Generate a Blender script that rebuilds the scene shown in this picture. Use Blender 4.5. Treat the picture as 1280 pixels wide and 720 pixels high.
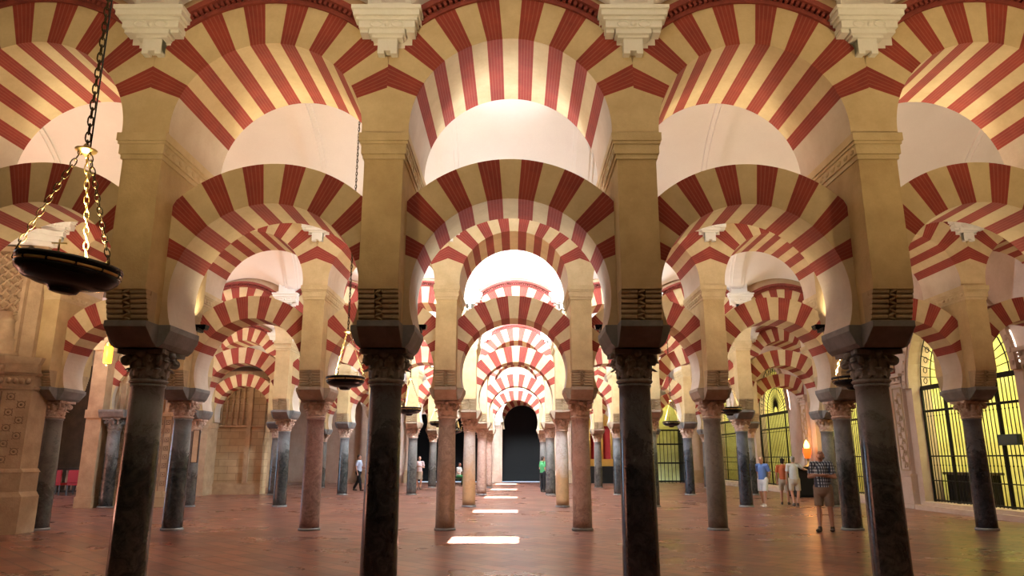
import bpy, bmesh, math, random
from mathutils import Vector, Matrix
R = math.radians
PI = math.pi
random.seed(7)
for o in list(bpy.data.objects): bpy.data.objects.remove(o)
sc = bpy.context.scene
C = sc.collection

# ------------------------------------------------------------------ camera, sky, sun, exposure
CAM_H, PITCH, FPX = 1.54, 13.32, 900.0
cd = bpy.data.cameras.new('camera'); cam = bpy.data.objects.new('camera', cd); C.objects.link(cam)
cam.location = (0, 0, CAM_H); cam.rotation_euler = (R(90 + PITCH), 0, 0)
cd.sensor_width = 36; cd.lens = FPX / 1280 * 36; cd.shift_x = -5 / 1280; cd.clip_end = 300
sc.camera = cam
sc.view_settings.view_transform = 'Standard'; sc.view_settings.look = 'None'
sc.view_settings.gamma = 1; sc.view_settings.use_curve_mapping = False
sc.view_settings.exposure = -0.2
sc.cycles.max_bounces = 7; sc.cycles.diffuse_bounces = 5; sc.cycles.glossy_bounces = 3
sc.cycles.sample_clamp_indirect = 12; sc.cycles.use_denoising = True
sc.cycles.caustics_reflective = False; sc.cycles.caustics_refractive = False
w = bpy.data.worlds.new('sky'); sc.world = w; w.use_nodes = True
bg = w.node_tree.nodes['Background']; bg.inputs[0].default_value = (.62, .8, 1, 1); bg.inputs[1].default_value = 1.5
SUN_TAN = .347
sl = bpy.data.lights.new('sun', 'SUN'); sl.energy = 260; sl.angle = R(.6); sl.color = (.86, .94, 1)
so = bpy.data.objects.new('sun', sl); C.objects.link(so)
so.location = (0, -5, 30)
so.rotation_euler = Vector((0, SUN_TAN, -1)).to_track_quat('-Z', 'Y').to_euler()

ROWS = [8.85, 16.7, 24.57, 32.43, 40.3, 48.2]
XS = [[-7.45, -4.5, -1.59, 1.45, 4.35, 7.3],
      [-10.56, -7.6, -4.57, -1.57, 1.47, 4.47, 7.44, 10.41],
      [-10.75, -7.75, -4.6, -1.55, 1.53, 4.5, 7.55, 10.4],
      [-10.55, -7.55, -4.54, -1.5, 1.5, 4.46, 7.56, 10.3],
      [-10.55, -7.55, -4.54, -1.5, 1.5, 4.46, 7.5, 10.4]]
XR = [-22.6, -19.6, -16.6, -13.6, -10.57, -7.58, -4.56, -1.54, 1.5, 4.47, 7.45, 10.41, 13.4]   # transverse ribs
HT = .78      # half thickness of piers and upper arches
LT = .38      # half thickness of lower arches
WALL_R = 12.75

DAY = (.80, .91, 1.0); WARM = (1, .80, .54); YEL = (1, .75, .40)
def area(name, loc, direction, sx, sy, energy, color, shape='RECTANGLE', spread=180):
    l = bpy.data.lights.new(name, 'AREA'); l.shape = shape; l.size = sx
    if shape == 'RECTANGLE': l.size_y = sy
    l.energy = energy; l.color = color; l.spread = R(spread)
    o = bpy.data.objects.new(name, l); C.objects.link(o); o.location = loc
    o.rotation_euler = Vector(direction).to_track_quat('-Z', 'Y').to_euler()
    return o
# daylight entering by the roof lights, one per nave
SKY_D = (1.27, 2.6)          # how far each roof light lies from the arcade in front of it
for i, e in enumerate([210, 1700, 2600, 2600, 2300]):
    y = ROWS[i] + HT + sum(SKY_D) / 2
    area('roof_daylight_and_fill', (-.61, y, 8.62), (0, .75, -.66), 1.25, 1.25, e, DAY)
area('roof_daylight_and_fill', (-.61, ROWS[0] - 7.87 + HT + 1.9, 8.62), (0, .75, -.66), 1.25, 1.25, 25, DAY)  # added fill for the front arcade; the vault here has no opening
for i, (x, e) in enumerate([(-13.2, 260), (-13.6, 60)]):
    area('side_roof_daylight', (x, ROWS[1 + i] + HT + 1.93, 8.62), (0, .5, -.86), 1.25, 1.25, e, (.55, .75, 1))

area('side_window_daylight', (-22.5, 28, 2.3), (1, .0, -.1), 3.6, 4, 420, (.45, .7, 1))
# ------------------------------------------------------------------ materials
def nt(name):
    m = bpy.data.materials.new(name); m.use_nodes = True
    n = m.node_tree.nodes; l = m.node_tree.links
    return m, n, l, n['Principled BSDF']
def ramp(n, stops):
    r = n.new('ShaderNodeValToRGB'); e = r.color_ramp.elements
    while len(e) < len(stops): e.new(.5)
    for k, (p, c) in enumerate(stops):
        e[k].position = p; e[k].color = (*c, 1) if len(c) == 3 else c
    return r
def mixc(n, l, fac, a, b, mode='MIX'):
    m = n.new('ShaderNodeMix'); m.data_type = 'RGBA'; m.blend_type = mode
    for s, v in ((0, fac), (6, a), (7, b)):
        if hasattr(v, 'is_output'): l.new(v, m.inputs[s])
        else: m.inputs[s].default_value = (*v, 1) if isinstance(v, tuple) else v
    return m.outputs[2]
def noise(n, l, scale, detail=6, vec=None, rough=.6, dist=0):
    t = n.new('ShaderNodeTexNoise'); t.inputs['Scale'].default_value = scale
    t.inputs['Detail'].default_value = detail; t.inputs['Roughness'].default_value = rough
    t.inputs['Distortion'].default_value = dist
    if vec: l.new(vec, t.inputs['Vector'])
    return t
def math_(n, l, op, a, b=None, clamp=False):
    m = n.new('ShaderNodeMath'); m.operation = op; m.use_clamp = clamp
    for k, v in ((0, a), (1, b)):
        if v is None: continue
        if hasattr(v, 'is_output'): l.new(v, m.inputs[k])
        else: m.inputs[k].default_value = v
    return m.outputs[0]
def bump(n, l, h, p, strength=.3, dist=.02):
    b = n.new('ShaderNodeBump'); b.inputs['Strength'].default_value = strength; b.inputs['Distance'].default_value = dist
    l.new(h, b.inputs['Height']); l.new(b.outputs[0], p.inputs['Normal'])
def stone(name, c, c2=None, scale=3, rough=.8, bstr=.35, bd=.01, fine=35, amt=.5):
    m, n, l, p = nt(name); c2 = c2 or tuple(v * .8 for v in c)
    g = n.new('ShaderNodeNewGeometry'); v = g.outputs['Position']
    a = noise(n, l, scale, 8, v, .65); b = noise(n, l, fine, 4, v, .7)
    r = ramp(n, [(.35, c2), (.65, c)]); l.new(a.outputs[0], r.inputs[0])
    col = mixc(n, l, math_(n, l, 'MULTIPLY', b.outputs[0], amt * .5), r.outputs[0], tuple(x * .6 for x in c2))
    l.new(col, p.inputs['Base Color']); p.inputs['Roughness'].default_value = rough
    bump(n, l, b.outputs[0], p, bstr, bd)
    return m
def plain(name, c, rough=.6, metal=0):
    m, n, l, p = nt(name); o = noise(n, l, 14, 4)
    l.new(mixc(n, l, o.outputs[0], c, tuple(v * .78 for v in c)), p.inputs['Base Color'])
    if max(c) < .02: p.inputs['Specular IOR Level'].default_value = .25
    p.inputs['Roughness'].default_value = rough; p.inputs['Metallic'].default_value = metal
    return m
def glow(name, c, s):
    m, n, l, p = nt(name); p.inputs['Base Color'].default_value = (*c, 1)
    p.inputs['Emission Color'].default_value = (*c, 1); p.inputs['Emission Strength'].default_value = s
    return m
def voussoir(name, c, c2, lines):
    # u runs along the ring (one unit per voussoir), v across it in metres
    m, n, l, p = nt(name)
    g = n.new('ShaderNodeNewGeometry'); pos = g.outputs['Position']
    uv = n.new('ShaderNodeUVMap').outputs[0]
    sx = n.new('ShaderNodeSeparateXYZ'); l.new(uv, sx.inputs[0])
    a = noise(n, l, 2.2, 8, pos, .65); b = noise(n, l, 26, 5, pos, .7)
    r = ramp(n, [(.36, c2), (.64, c)]); l.new(a.outputs[0], r.inputs[0])
    col = mixc(n, l, math_(n, l, 'MULTIPLY', b.outputs[0], .3), r.outputs[0], tuple(x * .55 for x in c2))
    h = b.outputs[0]
    if lines:
        f = math_(n, l, 'FRACT', math_(n, l, 'MULTIPLY', sx.outputs[0], lines))
        t = math_(n, l, 'GREATER_THAN', math_(n, l, 'ABSOLUTE', math_(n, l, 'SUBTRACT', f, .5)), .38)
        col = mixc(n, l, math_(n, l, 'MULTIPLY', t, .13), col, (.62, .34, .24))
        h = math_(n, l, 'SUBTRACT', h, t)
    l.new(col, p.inputs['Base Color']); p.inputs['Roughness'].default_value = .85
    bump(n, l, h, p, .35, .008)
    return m
M = {}
M['cream'] = voussoir('cream stone', (.70, .555, .33), (.58, .44, .245), 0)
M['red'] = voussoir('red brick', (.35, .052, .032), (.24, .034, .024), 5)
M['jamb'] = stone('pale jamb plaster', (.66, .57, .46), (.56, .46, .35), 2)
M['pier'] = stone('yellow limestone', (.64, .48, .245), (.50, .36, .175), 2.5, .85, .5, .012, 28)
M['pier_low'] = stone('darker limestone', (.50, .38, .22), (.38, .28, .15), 4, .85, .4, .01)  # roll corbels, a little darker than the pier stone
M['pier_top'] = stone('cornice stone', (.66, .52, .30), (.54, .41, .22), 3)
M['grey_stone'] = stone('grey impost stone', (.24, .235, .225), (.15, .145, .14), 4, .6)
M['impost_pale'] = stone('brownish impost stone', (.42, .33, .24), (.30, .22, .15), 5)
M['roll'] = stone('rolled corbel stone', (.40, .31, .20), (.31, .23, .14), 5)
M['cap_dark'] = stone('dark carved marble', (.30, .285, .27), (.17, .155, .145), 9, .5, .6, .02, 30)
M['cap_pale'] = stone('pale pinkish carved marble', (.66, .51, .40), (.45, .28, .20), 9, .6, .6, .02, 30)
M['white'] = stone('white stucco', (.86, .85, .80), (.80, .78, .72), 4)
M['relief'] = stone('shadowed relief stone', (.30, .20, .12), (.20, .13, .075), 5)  # darker brown paints the shade of carved hollows into the rosettes
M['vault'] = stone('white vault plaster', (.82, .76, .71), (.77, .71, .66), .8, .9, .05)
M['lunette'] = stone('tan plaster', (.60, .43, .27), (.50, .35, .20), 1.6)
M['mould'] = stone('red brick moulding', (.30, .06, .04), (.20, .035, .03), 8)
M['tan_wall'] = stone('tan ashlar', (.58, .43, .25), (.42, .30, .16), 1.2)
def ashlar(m):      # courses of dressed blocks on an upright wall
    n, l = m.node_tree.nodes, m.node_tree.links; p = n['Principled BSDF']; old = p.inputs['Base Color'].links[0].from_socket
    g = n.new('ShaderNodeNewGeometry'); s_ = n.new('ShaderNodeSeparateXYZ'); l.new(g.outputs['Position'], s_.inputs[0])
    c_ = n.new('ShaderNodeCombineXYZ'); l.new(math_(n, l, 'ADD', s_.outputs[0], s_.outputs[1]), c_.inputs[0]); l.new(s_.outputs[2], c_.inputs[1])
    b_ = n.new('ShaderNodeTexBrick'); l.new(c_.outputs[0], b_.inputs[0]); b_.inputs['Scale'].default_value = 1; b_.inputs['Brick Width'].default_value = .8; b_.inputs['Row Height'].default_value = .3; b_.inputs['Mortar Size'].default_value = .012
    b_.inputs['Color1'].default_value = (1, 1, 1, 1); b_.inputs['Color2'].default_value = (.74, .70, .64, 1); b_.inputs['Mortar'].default_value = (.5, .45, .4, 1)
    l.new(mixc(n, l, .85, old, b_.outputs[0], 'MULTIPLY'), p.inputs['Base Color'])
ashlar(M['tan_wall'])
M['carved'] = stone('carved tan stone', (.52, .38, .23), (.38, .26, .15), 3, .8, .5, .02, 22)
M['carved_dark'] = stone('dark brown stone', (.12, .085, .05), (.07, .05, .03), 2)
M['pale_wall'] = stone('pale pinkish wall stone', (.62, .47, .37), (.50, .36, .27), 1.4)
M['black'] = plain('black lacquer', (.008, .008, .009), .22)
M['iron'] = plain('black iron', (.012, .011, .01), .45, .4)
M['brass'] = plain('brass', (.75, .55, .22), .3, 1)
M['brass_old'] = plain('dull brass chain', (.085, .06, .03), .45, 1)
M['bulb'] = glow('warm lamp glass', (1, .86, .55), 9)
M['amber'] = glow('amber lantern glass', (1, .42, .03), 3.2)
M['yellow'] = stone('yellow chapel plaster', (.80, .77, .36), (.58, .52, .18), .9)
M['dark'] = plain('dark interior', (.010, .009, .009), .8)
M['darkwood'] = plain('dark wood', (.05, .028, .015), .5)
M['redcloth'] = plain('red upholstery', (.35, .012, .012), .8)
M['gold'] = plain('gilded wood', (.75, .48, .12), .4, .8)

def marble(name, top, bottom, vein, z0=1.5, rough=.09, mv=.35):
    m, n, l, p = nt(name)
    tc = n.new('ShaderNodeTexCoord').outputs['Object']
    oi = n.new('ShaderNodeObjectInfo').outputs['Random']
    mp = n.new('ShaderNodeMapping'); l.new(tc, mp.inputs[0]); cb = n.new('ShaderNodeCombineXYZ')
    sh = math_(n, l, 'MULTIPLY', oi, 40); l.new(sh, cb.inputs[0]); l.new(sh, cb.inputs[1]); l.new(cb.outputs[0], mp.inputs[1]); v = mp.outputs[0]
    s = n.new('ShaderNodeSeparateXYZ'); l.new(tc, s.inputs[0])
    a = noise(n, l, 2.2, 10, v, .68, .6); b = noise(n, l, 5, 9, v, .7, 1.6); c = noise(n, l, 45, 5, v, .7)
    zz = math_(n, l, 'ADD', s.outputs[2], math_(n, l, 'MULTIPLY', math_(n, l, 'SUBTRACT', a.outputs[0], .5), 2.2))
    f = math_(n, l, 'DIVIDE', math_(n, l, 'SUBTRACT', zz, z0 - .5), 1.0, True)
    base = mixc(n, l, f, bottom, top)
    mot = ramp(n, [(.35, (0, 0, 0)), (.68, (1, 1, 1))]); l.new(b.outputs[0], mot.inputs[0])
    col = mixc(n, l, math_(n, l, 'MULTIPLY', mot.outputs[0], mv), base, vein)
    r = ramp(n, [(.485, (0, 0, 0)), (.5, (1, 1, 1)), (.515, (0, 0, 0))]); l.new(a.outputs[0], r.inputs[0])
    col = mixc(n, l, math_(n, l, 'MULTIPLY', r.outputs[0], .5), col, tuple(x * .35 for x in bottom))
    col = mixc(n, l, math_(n, l, 'MULTIPLY', c.outputs[0], .5), col, tuple(x * .4 for x in bottom))
    l.new(col, p.inputs['Base Color'])
    rr = math_(n, l, 'ADD', math_(n, l, 'MULTIPLY', f, .3), rough)
    l.new(math_(n, l, 'ADD', rr, math_(n, l, 'MULTIPLY', c.outputs[0], .12)), p.inputs['Roughness'])
    p.inputs['Specular IOR Level'].default_value = .65
    bump(n, l, b.outputs[0], p, .10, .008)
    return m
MB_ = {
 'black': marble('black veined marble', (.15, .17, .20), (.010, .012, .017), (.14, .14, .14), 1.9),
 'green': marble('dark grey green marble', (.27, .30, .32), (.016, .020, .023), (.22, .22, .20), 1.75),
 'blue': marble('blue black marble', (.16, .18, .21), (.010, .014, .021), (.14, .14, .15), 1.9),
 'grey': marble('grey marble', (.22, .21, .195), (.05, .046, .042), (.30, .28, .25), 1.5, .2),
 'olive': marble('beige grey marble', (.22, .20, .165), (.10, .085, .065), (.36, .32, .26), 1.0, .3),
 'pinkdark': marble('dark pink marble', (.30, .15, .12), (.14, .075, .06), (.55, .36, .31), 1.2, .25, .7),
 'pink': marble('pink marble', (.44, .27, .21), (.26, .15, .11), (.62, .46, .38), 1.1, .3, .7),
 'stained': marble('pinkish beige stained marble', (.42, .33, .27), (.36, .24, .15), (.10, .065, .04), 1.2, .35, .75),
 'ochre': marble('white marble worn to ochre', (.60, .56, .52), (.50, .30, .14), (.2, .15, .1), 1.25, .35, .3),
}
def floor_mat():
    m, n, l, p = nt('worn terracotta tiles')
    g = n.new('ShaderNodeNewGeometry'); v = g.outputs['Position']
    mp = n.new('ShaderNodeMapping'); l.new(v, mp.inputs[0]); mp.inputs['Rotation'].default_value = (0, 0, R(45))
    b = n.new('ShaderNodeTexBrick'); l.new(mp.outputs[0], b.inputs[0])
    b.inputs['Scale'].default_value = 1; b.inputs['Brick Width'].default_value = .62; b.inputs['Row Height'].default_value = .31
    b.inputs['Mortar Size'].default_value = .022; b.inputs['Mortar Smooth'].default_value = .1
    b.inputs['Color1'].default_value = (.33, .125, .072, 1); b.inputs['Color2'].default_value = (.135, .052, .036, 1)
    b.inputs['Mortar'].default_value = (.07, .032, .024, 1)
    a = noise(n, l, .55, 7, v, .65); c = noise(n, l, 4, 3, v, .55)
    col = mixc(n, l, math_(n, l, 'MULTIPLY', a.outputs[0], .3), b.outputs[0], (.15, .085, .075))
    col = mixc(n, l, math_(n, l, 'MULTIPLY', c.outputs[0], .2), col, (.13, .055, .035))
    l.new(col, p.inputs['Base Color'])
    rr = ramp(n, [(.3, (.23,) * 3), (.7, (.38,) * 3)]); l.new(a.outputs[0], rr.inputs[0]); l.new(rr.outputs[0], p.inputs['Roughness'])
    p.inputs['Specular IOR Level'].default_value = .6
    h = math_(n, l, 'SUBTRACT', 1, b.outputs[1])
    bump(n, l, h, p, .25, .003)
    return m
M['floor'] = floor_mat()

# ------------------------------------------------------------------ mesh helpers
class MB:
    def __init__(s): s.v = []; s.f = []; s.m = []; s.uv = []; s.sm = []
    def face(s, pts, m=0, uv=None, smooth=False):
        k = len(s.v); s.v += [tuple(p) for p in pts]; s.f.append(tuple(range(k, k + len(pts)))); s.m.append(m)
        s.uv += list(uv) if uv else [(0, 0)] * len(pts); s.sm.append(smooth)
    def box(s, x0, x1, y0, y1, z0, z1, m=0, top=None):
        # top=(tx, ty): the top face is inset (or outset) by these amounts on every side
        tx, ty = top or (0, 0)
        b = [(x0, y0, z0), (x1, y0, z0), (x1, y1, z0), (x0, y1, z0)]
        t = [(x0 + tx, y0 + ty, z1), (x1 - tx, y0 + ty, z1), (x1 - tx, y1 - ty, z1), (x0 + tx, y1 - ty, z1)]
        s.hull(b, t, m)
    def hull(s, b, t, m=0):
        n = len(b); s.face(b[::-1], m); s.face(t, m)
        for i in range(n):
            j = (i + 1) % n; s.face([b[i], b[j], t[j], t[i]], m)
    def prism(s, prof, axis, a, b, m=0):
        # prof: 2-D outline, extruded along axis from a to b
        def P(q, d): return {'x': (d, q[0], q[1]), 'y': (q[0], d, q[1]), 'z': (q[0], q[1], d)}[axis]
        s.hull([P(q, a) for q in prof], [P(q, b) for q in prof], m)
    def lathe(s, prof, n=24, c=(0, 0, 0), m=0, smooth=True):
        for i in range(len(prof) - 1):
            (r0, z0), (r1, z1) = prof[i], prof[i + 1]
            for k in range(n):
                a, b = 2 * PI * k / n, 2 * PI * (k + 1) / n
                q = [(c[0] + r0 * math.cos(a), c[1] + r0 * math.sin(a), c[2] + z0), (c[0] + r0 * math.cos(b), c[1] + r0 * math.sin(b), c[2] + z0),
                     (c[0] + r1 * math.cos(b), c[1] + r1 * math.sin(b), c[2] + z1), (c[0] + r1 * math.cos(a), c[1] + r1 * math.sin(a), c[2] + z1)]
                if r0 < 1e-6: q = q[1:]
                elif r1 < 1e-6: q = q[:3]
                s.face(q, m, smooth=smooth)
    def tube(s, pts, r, n=8, m=0, closed=False):
        pts = [Vector(p) for p in pts]; rings = []
        N = len(pts)
        for i, p in enumerate(pts):
            a = pts[(i - 1) % N] if (i > 0 or closed) else p; b = pts[(i + 1) % N] if (i < N - 1 or closed) else p
            d = (b - a).normalized(); u = d.orthogonal().normalized() if i == 0 else (u - d * u.dot(d)).normalized()
            w_ = d.cross(u); rr = r[i] if isinstance(r, (list, tuple)) else r
            rings.append([p + (u * math.cos(2 * PI * k / n) + w_ * math.sin(2 * PI * k / n)) * rr for k in range(n)])
        for i in range(N if closed else N - 1):
            A, B = rings[i], rings[(i + 1) % N]
            for k in range(n): s.face([A[k], A[(k + 1) % n], B[(k + 1) % n], B[k]], m, smooth=True)
        if not closed: s.face(rings[0][::-1], m); s.face(rings[-1], m)
    def ball(s, c, r, m=0, n=10):
        rx, ry, rz = r if isinstance(r, tuple) else (r, r, r)
        for i in range(n // 2):
            a, b = PI * i / (n // 2), PI * (i + 1) / (n // 2)
            for k in range(n):
                t, u = 2 * PI * k / n, 2 * PI * (k + 1) / n
                P = lambda A, T: (c[0] + rx * math.sin(A) * math.cos(T), c[1] + ry * math.sin(A) * math.sin(T), c[2] - rz * math.cos(A))
                q = [P(a, t), P(a, u), P(b, u), P(b, t)]
                if i == 0: q = q[1:]
                if i == n // 2 - 1: q = q[:3] if i else q[:2]
                s.face(q, m, smooth=True)
    def mesh(s, name, mats):
        me = bpy.data.meshes.new(name); me.from_pydata(s.v, [], s.f)
        for x in (mats if isinstance(mats, (list, tuple)) else [mats]): me.materials.append(x)
        me.polygons.foreach_set('material_index', s.m); me.polygons.foreach_set('use_smooth', s.sm)
        uvl = me.uv_layers.new(name='UVMap'); uvl.data.foreach_set('uv', [c for q in s.uv for c in q])
        bm = bmesh.new(); bm.from_mesh(me); bmesh.ops.remove_doubles(bm, verts=bm.verts, dist=1e-5)
        bmesh.ops.recalc_face_normals(bm, faces=bm.faces); bm.to_mesh(me); bm.free()
        return me
    def build(s, name, mats, parent=None, bevel=0):
        o = bpy.data.objects.new(name, s.mesh(name, mats)); C.objects.link(o); o.parent = parent
        if bevel:
            b = o.modifiers.new('bevel', 'BEVEL'); b.width = bevel; b.segments = 2; b.limit_method = 'ANGLE'
        return o
def tag(o, label=None, cat=None, group=None, kind=None):
    for k, v in (('label', label), ('category', cat), ('group', group), ('kind', kind)):
        if v: o[k] = v
    return o
def empty(name, loc=(0, 0, 0), rz=0):
    o = bpy.data.objects.new(name, None); C.objects.link(o); o.location = loc; o.rotation_euler = (0, 0, rz); o.empty_display_size = .1
    return o
def copy_tree(o, parent=None):
    c = o.copy(); C.objects.link(c); c.parent = parent
    for ch in list(o.children): copy_tree(ch, c)
    return c

# ------------------------------------------------------------------ the shell
fl = MB(); fl.box(-26, 18, -8, 50, -.2, 0); tag(fl.build('floor', M['floor']), kind='structure')
SPR = 6.62
def vault_z(x, y, y0, y1, xs):
    d0, d1 = y - y0, y1 - y; hs = (y1 - y0) / 2; t = (y - (y0 + y1) / 2) / hs
    z = SPR + 2.35 * math.sqrt(max(0, 1 - t * t))
    d = min(d0, d1)
    c = None
    for a, b in zip(xs, xs[1:]):
        if a <= x <= b: c = (a + b) / 2; hw = (b - a) / 2
    if c is not None:
        dx = abs(x - c)
        if dx < hw - .2:
            z = max(z, 5.43 + math.sqrt(max(0, 2.08 ** 2 - dx * dx)) + .72 * d)
    return z
def nave_vault(y0, y1, x0, x1, hole):
    mb = MB(); nx = int((x1 - x0) / .1); ny = 44
    X = [x0 + (x1 - x0) * i / nx for i in range(nx + 1)]
    for r in XR:      # keep crisp lines at the ribs and at the roof light
        for s in (-.24, .24):
            k = min(range(len(X)), key=lambda i: abs(X[i] - r - s)); X[k] = r + s
    for hx in (hole[0], hole[1]) if hole else ():
        k = min(range(len(X)), key=lambda i: abs(X[i] - hx)); X[k] = hx
    Y = [(y0 + y1) / 2 - (y1 - y0) / 2 * math.cos(PI * j / ny) for j in range(ny + 1)]
    if hole:
        for hy in hole[2:]:
            k = min(range(len(Y)), key=lambda i: abs(Y[i] - hy)); Y[k] = hy
    vs = [[(x, y, vault_z(x, y, y0, y1, XR)) for y in Y] for x in X]
    verts = [v for r_ in vs for v in r_]; faces = []
    for i in range(len(X) - 1):
        for j in range(ny):
            cx, cy = (X[i] + X[i + 1]) / 2, (Y[j] + Y[j + 1]) / 2
            if hole and hole[0] < cx < hole[1] and hole[2] < cy < hole[3]: continue
            k = i * (ny + 1) + j; faces.append((k, k + ny + 1, k + ny + 2, k + 1))
    # crown slab thickness comes from a solidify modifier; ribs are real bands under the vault
    me = bpy.data.meshes.new('ceiling'); me.from_pydata(verts, [], faces); me.materials.append(M['vault'])
    me.polygons.foreach_set('use_smooth', [True] * len(faces))
    o = bpy.data.objects.new('ceiling', me); C.objects.link(o); tag(o, kind='structure')
    sm = o.modifiers.new('thick', 'SOLIDIFY'); sm.thickness = .18; sm.offset = 1
    es = o.modifiers.new('edges', 'EDGE_SPLIT'); es.split_angle = R(28)
    rb = MB()
    for r in XR:
        if not (x0 < r < x1): continue
        for (hw, dz) in ((.24, .05), (.15, .09)):
            q = [(y0 + (y1 - y0) / 2 * (1 - math.cos(PI * j / 40)), SPR - dz + (2.35 - 0) * math.sin(PI * j / 40)) for j in range(41)]
            for a, b in zip(q, q[1:]):
                rb.hull([(r - hw, a[0], a[1]), (r + hw, a[0], a[1]), (r + hw, b[0], b[1]), (r - hw, b[0], b[1])],
                        [(r - hw, a[0], a[1] + .14), (r + hw, a[0], a[1] + .14), (r + hw, b[0], b[1] + .14), (r - hw, b[0], b[1] + .14)])
    tag(rb.build('trim_1', M['vault']), kind='structure')
HX = (-1.27, .03)
nave_vault(ROWS[0] - 7.87 + HT, ROWS[0] - HT, -10.4, 10.4, None)
for i in range(5):
    y0, y1 = ROWS[i] + HT, ROWS[i + 1] - (HT if i < 4 else .1)
    nave_vault(y0, y1, -22.5 if i else -14, 13.3, (HX[0], HX[1], y0 + SKY_D[0], y0 + SKY_D[1]))
    # wooden curb around the roof light
    k = MB(); a, b = y0 + SKY_D[0], y0 + SKY_D[1]
    for (xa, xb, ya, yb) in ((HX[0] - .1, HX[0], a, b), (HX[1], HX[1] + .1, a, b), (HX[0] - .1, HX[1] + .1, a - .1, a), (HX[0] - .1, HX[1] + .1, b, b + .1)):
        k.hull([(xa, ya, vault_z(-.6, ya, y0, y1, []) + .0), (xb, ya, vault_z(-.6, ya, y0, y1, [])), (xb, yb, vault_z(-.6, yb, y0, y1, [])), (xa, yb, vault_z(-.6, yb, y0, y1, []))],
               [(xa, ya, 9.5), (xb, ya, 9.5), (xb, yb, 9.5), (xa, yb, 9.5)])
    tag(k.build('window_%d' % (i + 1), M['white']), kind='structure')

def arched_wall(name, mat, origin, ud, length, height, openings, thick, parent=None):
    """upright wall from origin along ud; openings = (u0, u1, spring, kind) kind 'round' | 'pointed' | 'horseshoe' | 'flat'"""
    mb = MB(); ud = Vector((*ud, 0)); nd = Vector((-ud.y, ud.x, 0)); O = Vector((*origin, 0))
    def P(u, z, d): q = O + ud * u + nd * d; return (q.x, q.y, z)
    def slab(poly):
        mb.hull([P(u, z, 0) for u, z in poly], [P(u, z, thick) for u, z in poly])
    u = 0
    for (u0, u1, sp, kind) in openings:
        if u0 > u: slab([(u, 0), (u0, 0), (u0, height), (u, height)])
        c, r = (u0 + u1) / 2, (u1 - u0) / 2
        if kind == 'flat': pts = [(u0, sp), (u1, sp)]
        elif kind == 'pointed':
            pts = [(u0 + 2 * r * (1 - math.cos(t)) if True else 0, sp + 2 * r * math.sin(t)) for t in [R(60) * k / 10 for k in range(11)]]
            pts += [(2 * c - x, z) for x, z in pts[-2::-1]]
        else:
            pts = [(c - r * math.cos(PI * k / 20), sp + r * math.sin(PI * k / 20)) for k in range(21)]
        for a, b in zip(pts, pts[1:]):
            slab([a, b, (b[0], height), (a[0], height)])
        u = u1
    if u < length: slab([(u, 0), (length, 0), (length, height), (u, height)])
    return mb.build(name, mat, parent)

# ------------------------------------------------------------------ prototypes: column, pier
def leaf(mb, ang, r0, z0, h, w_, out, m=0):
    """a bent acanthus leaf hugging the bell, curling outward at its tip"""
    ca, sa = math.cos(ang), math.sin(ang); n = 7; rows = []
    for i in range(n + 1):
        t = i / n
        rr = r0 + out * (t ** 3) * 1.0 + .012; zz = z0 + h * math.sin(min(t, .86) / .86 * PI / 2) - (h * .22 * ((t - .86) / .14) if t > .86 else 0)
        if t > .86: rr += out * .35 * (t - .86) / .14
        ww = w_ * (.75 + .45 * math.sin(PI * t)) * (1 - .55 * t ** 4)
        ww *= 1 + .16 * (i % 2)
        rows.append([(rr, -ww), (rr + .02, 0), (rr, ww)])
    def P(r_, s, z, d=0): r_ -= d; return (r_ * ca - s * sa, r_ * sa + s * ca, z)
    for i in range(n):
        t0, t1 = i / n, (i + 1) / n
        z = lambda t: z0 + h * math.sin(min(t, .86) / .86 * PI / 2) - (h * .22 * ((t - .86) / .14) if t > .86 else 0)
        for k in range(2):
            a, b = rows[i][k], rows[i][k + 1]; c_, d_ = rows[i + 1][k + 1], rows[i + 1][k]
            for dd in (0, .025):
                mb.face([P(a[0], a[1], z(t0), dd), P(b[0], b[1], z(t0), dd), P(c_[0], c_[1], z(t1), dd), P(d_[0], d_[1], z(t1), dd)], m, smooth=True)
        for k in (0, 2):
            a, d_ = rows[i][k], rows[i + 1][k]
            mb.face([P(a[0], a[1], z(t0)), P(d_[0], d_[1], z(t1)), P(d_[0], d_[1], z(t1), .025), P(a[0], a[1], z(t0), .025)], m)
    a, b, c_ = rows[n]; z1 = z0 + h * .78
    mb.face([P(a[0], a[1], z1), P(b[0], b[1], z1), P(c_[0], c_[1], z1), P(c_[0], c_[1], z1, .025), P(b[0], b[1], z1, .025), P(a[0], a[1], z1, .025)], m)
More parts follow.
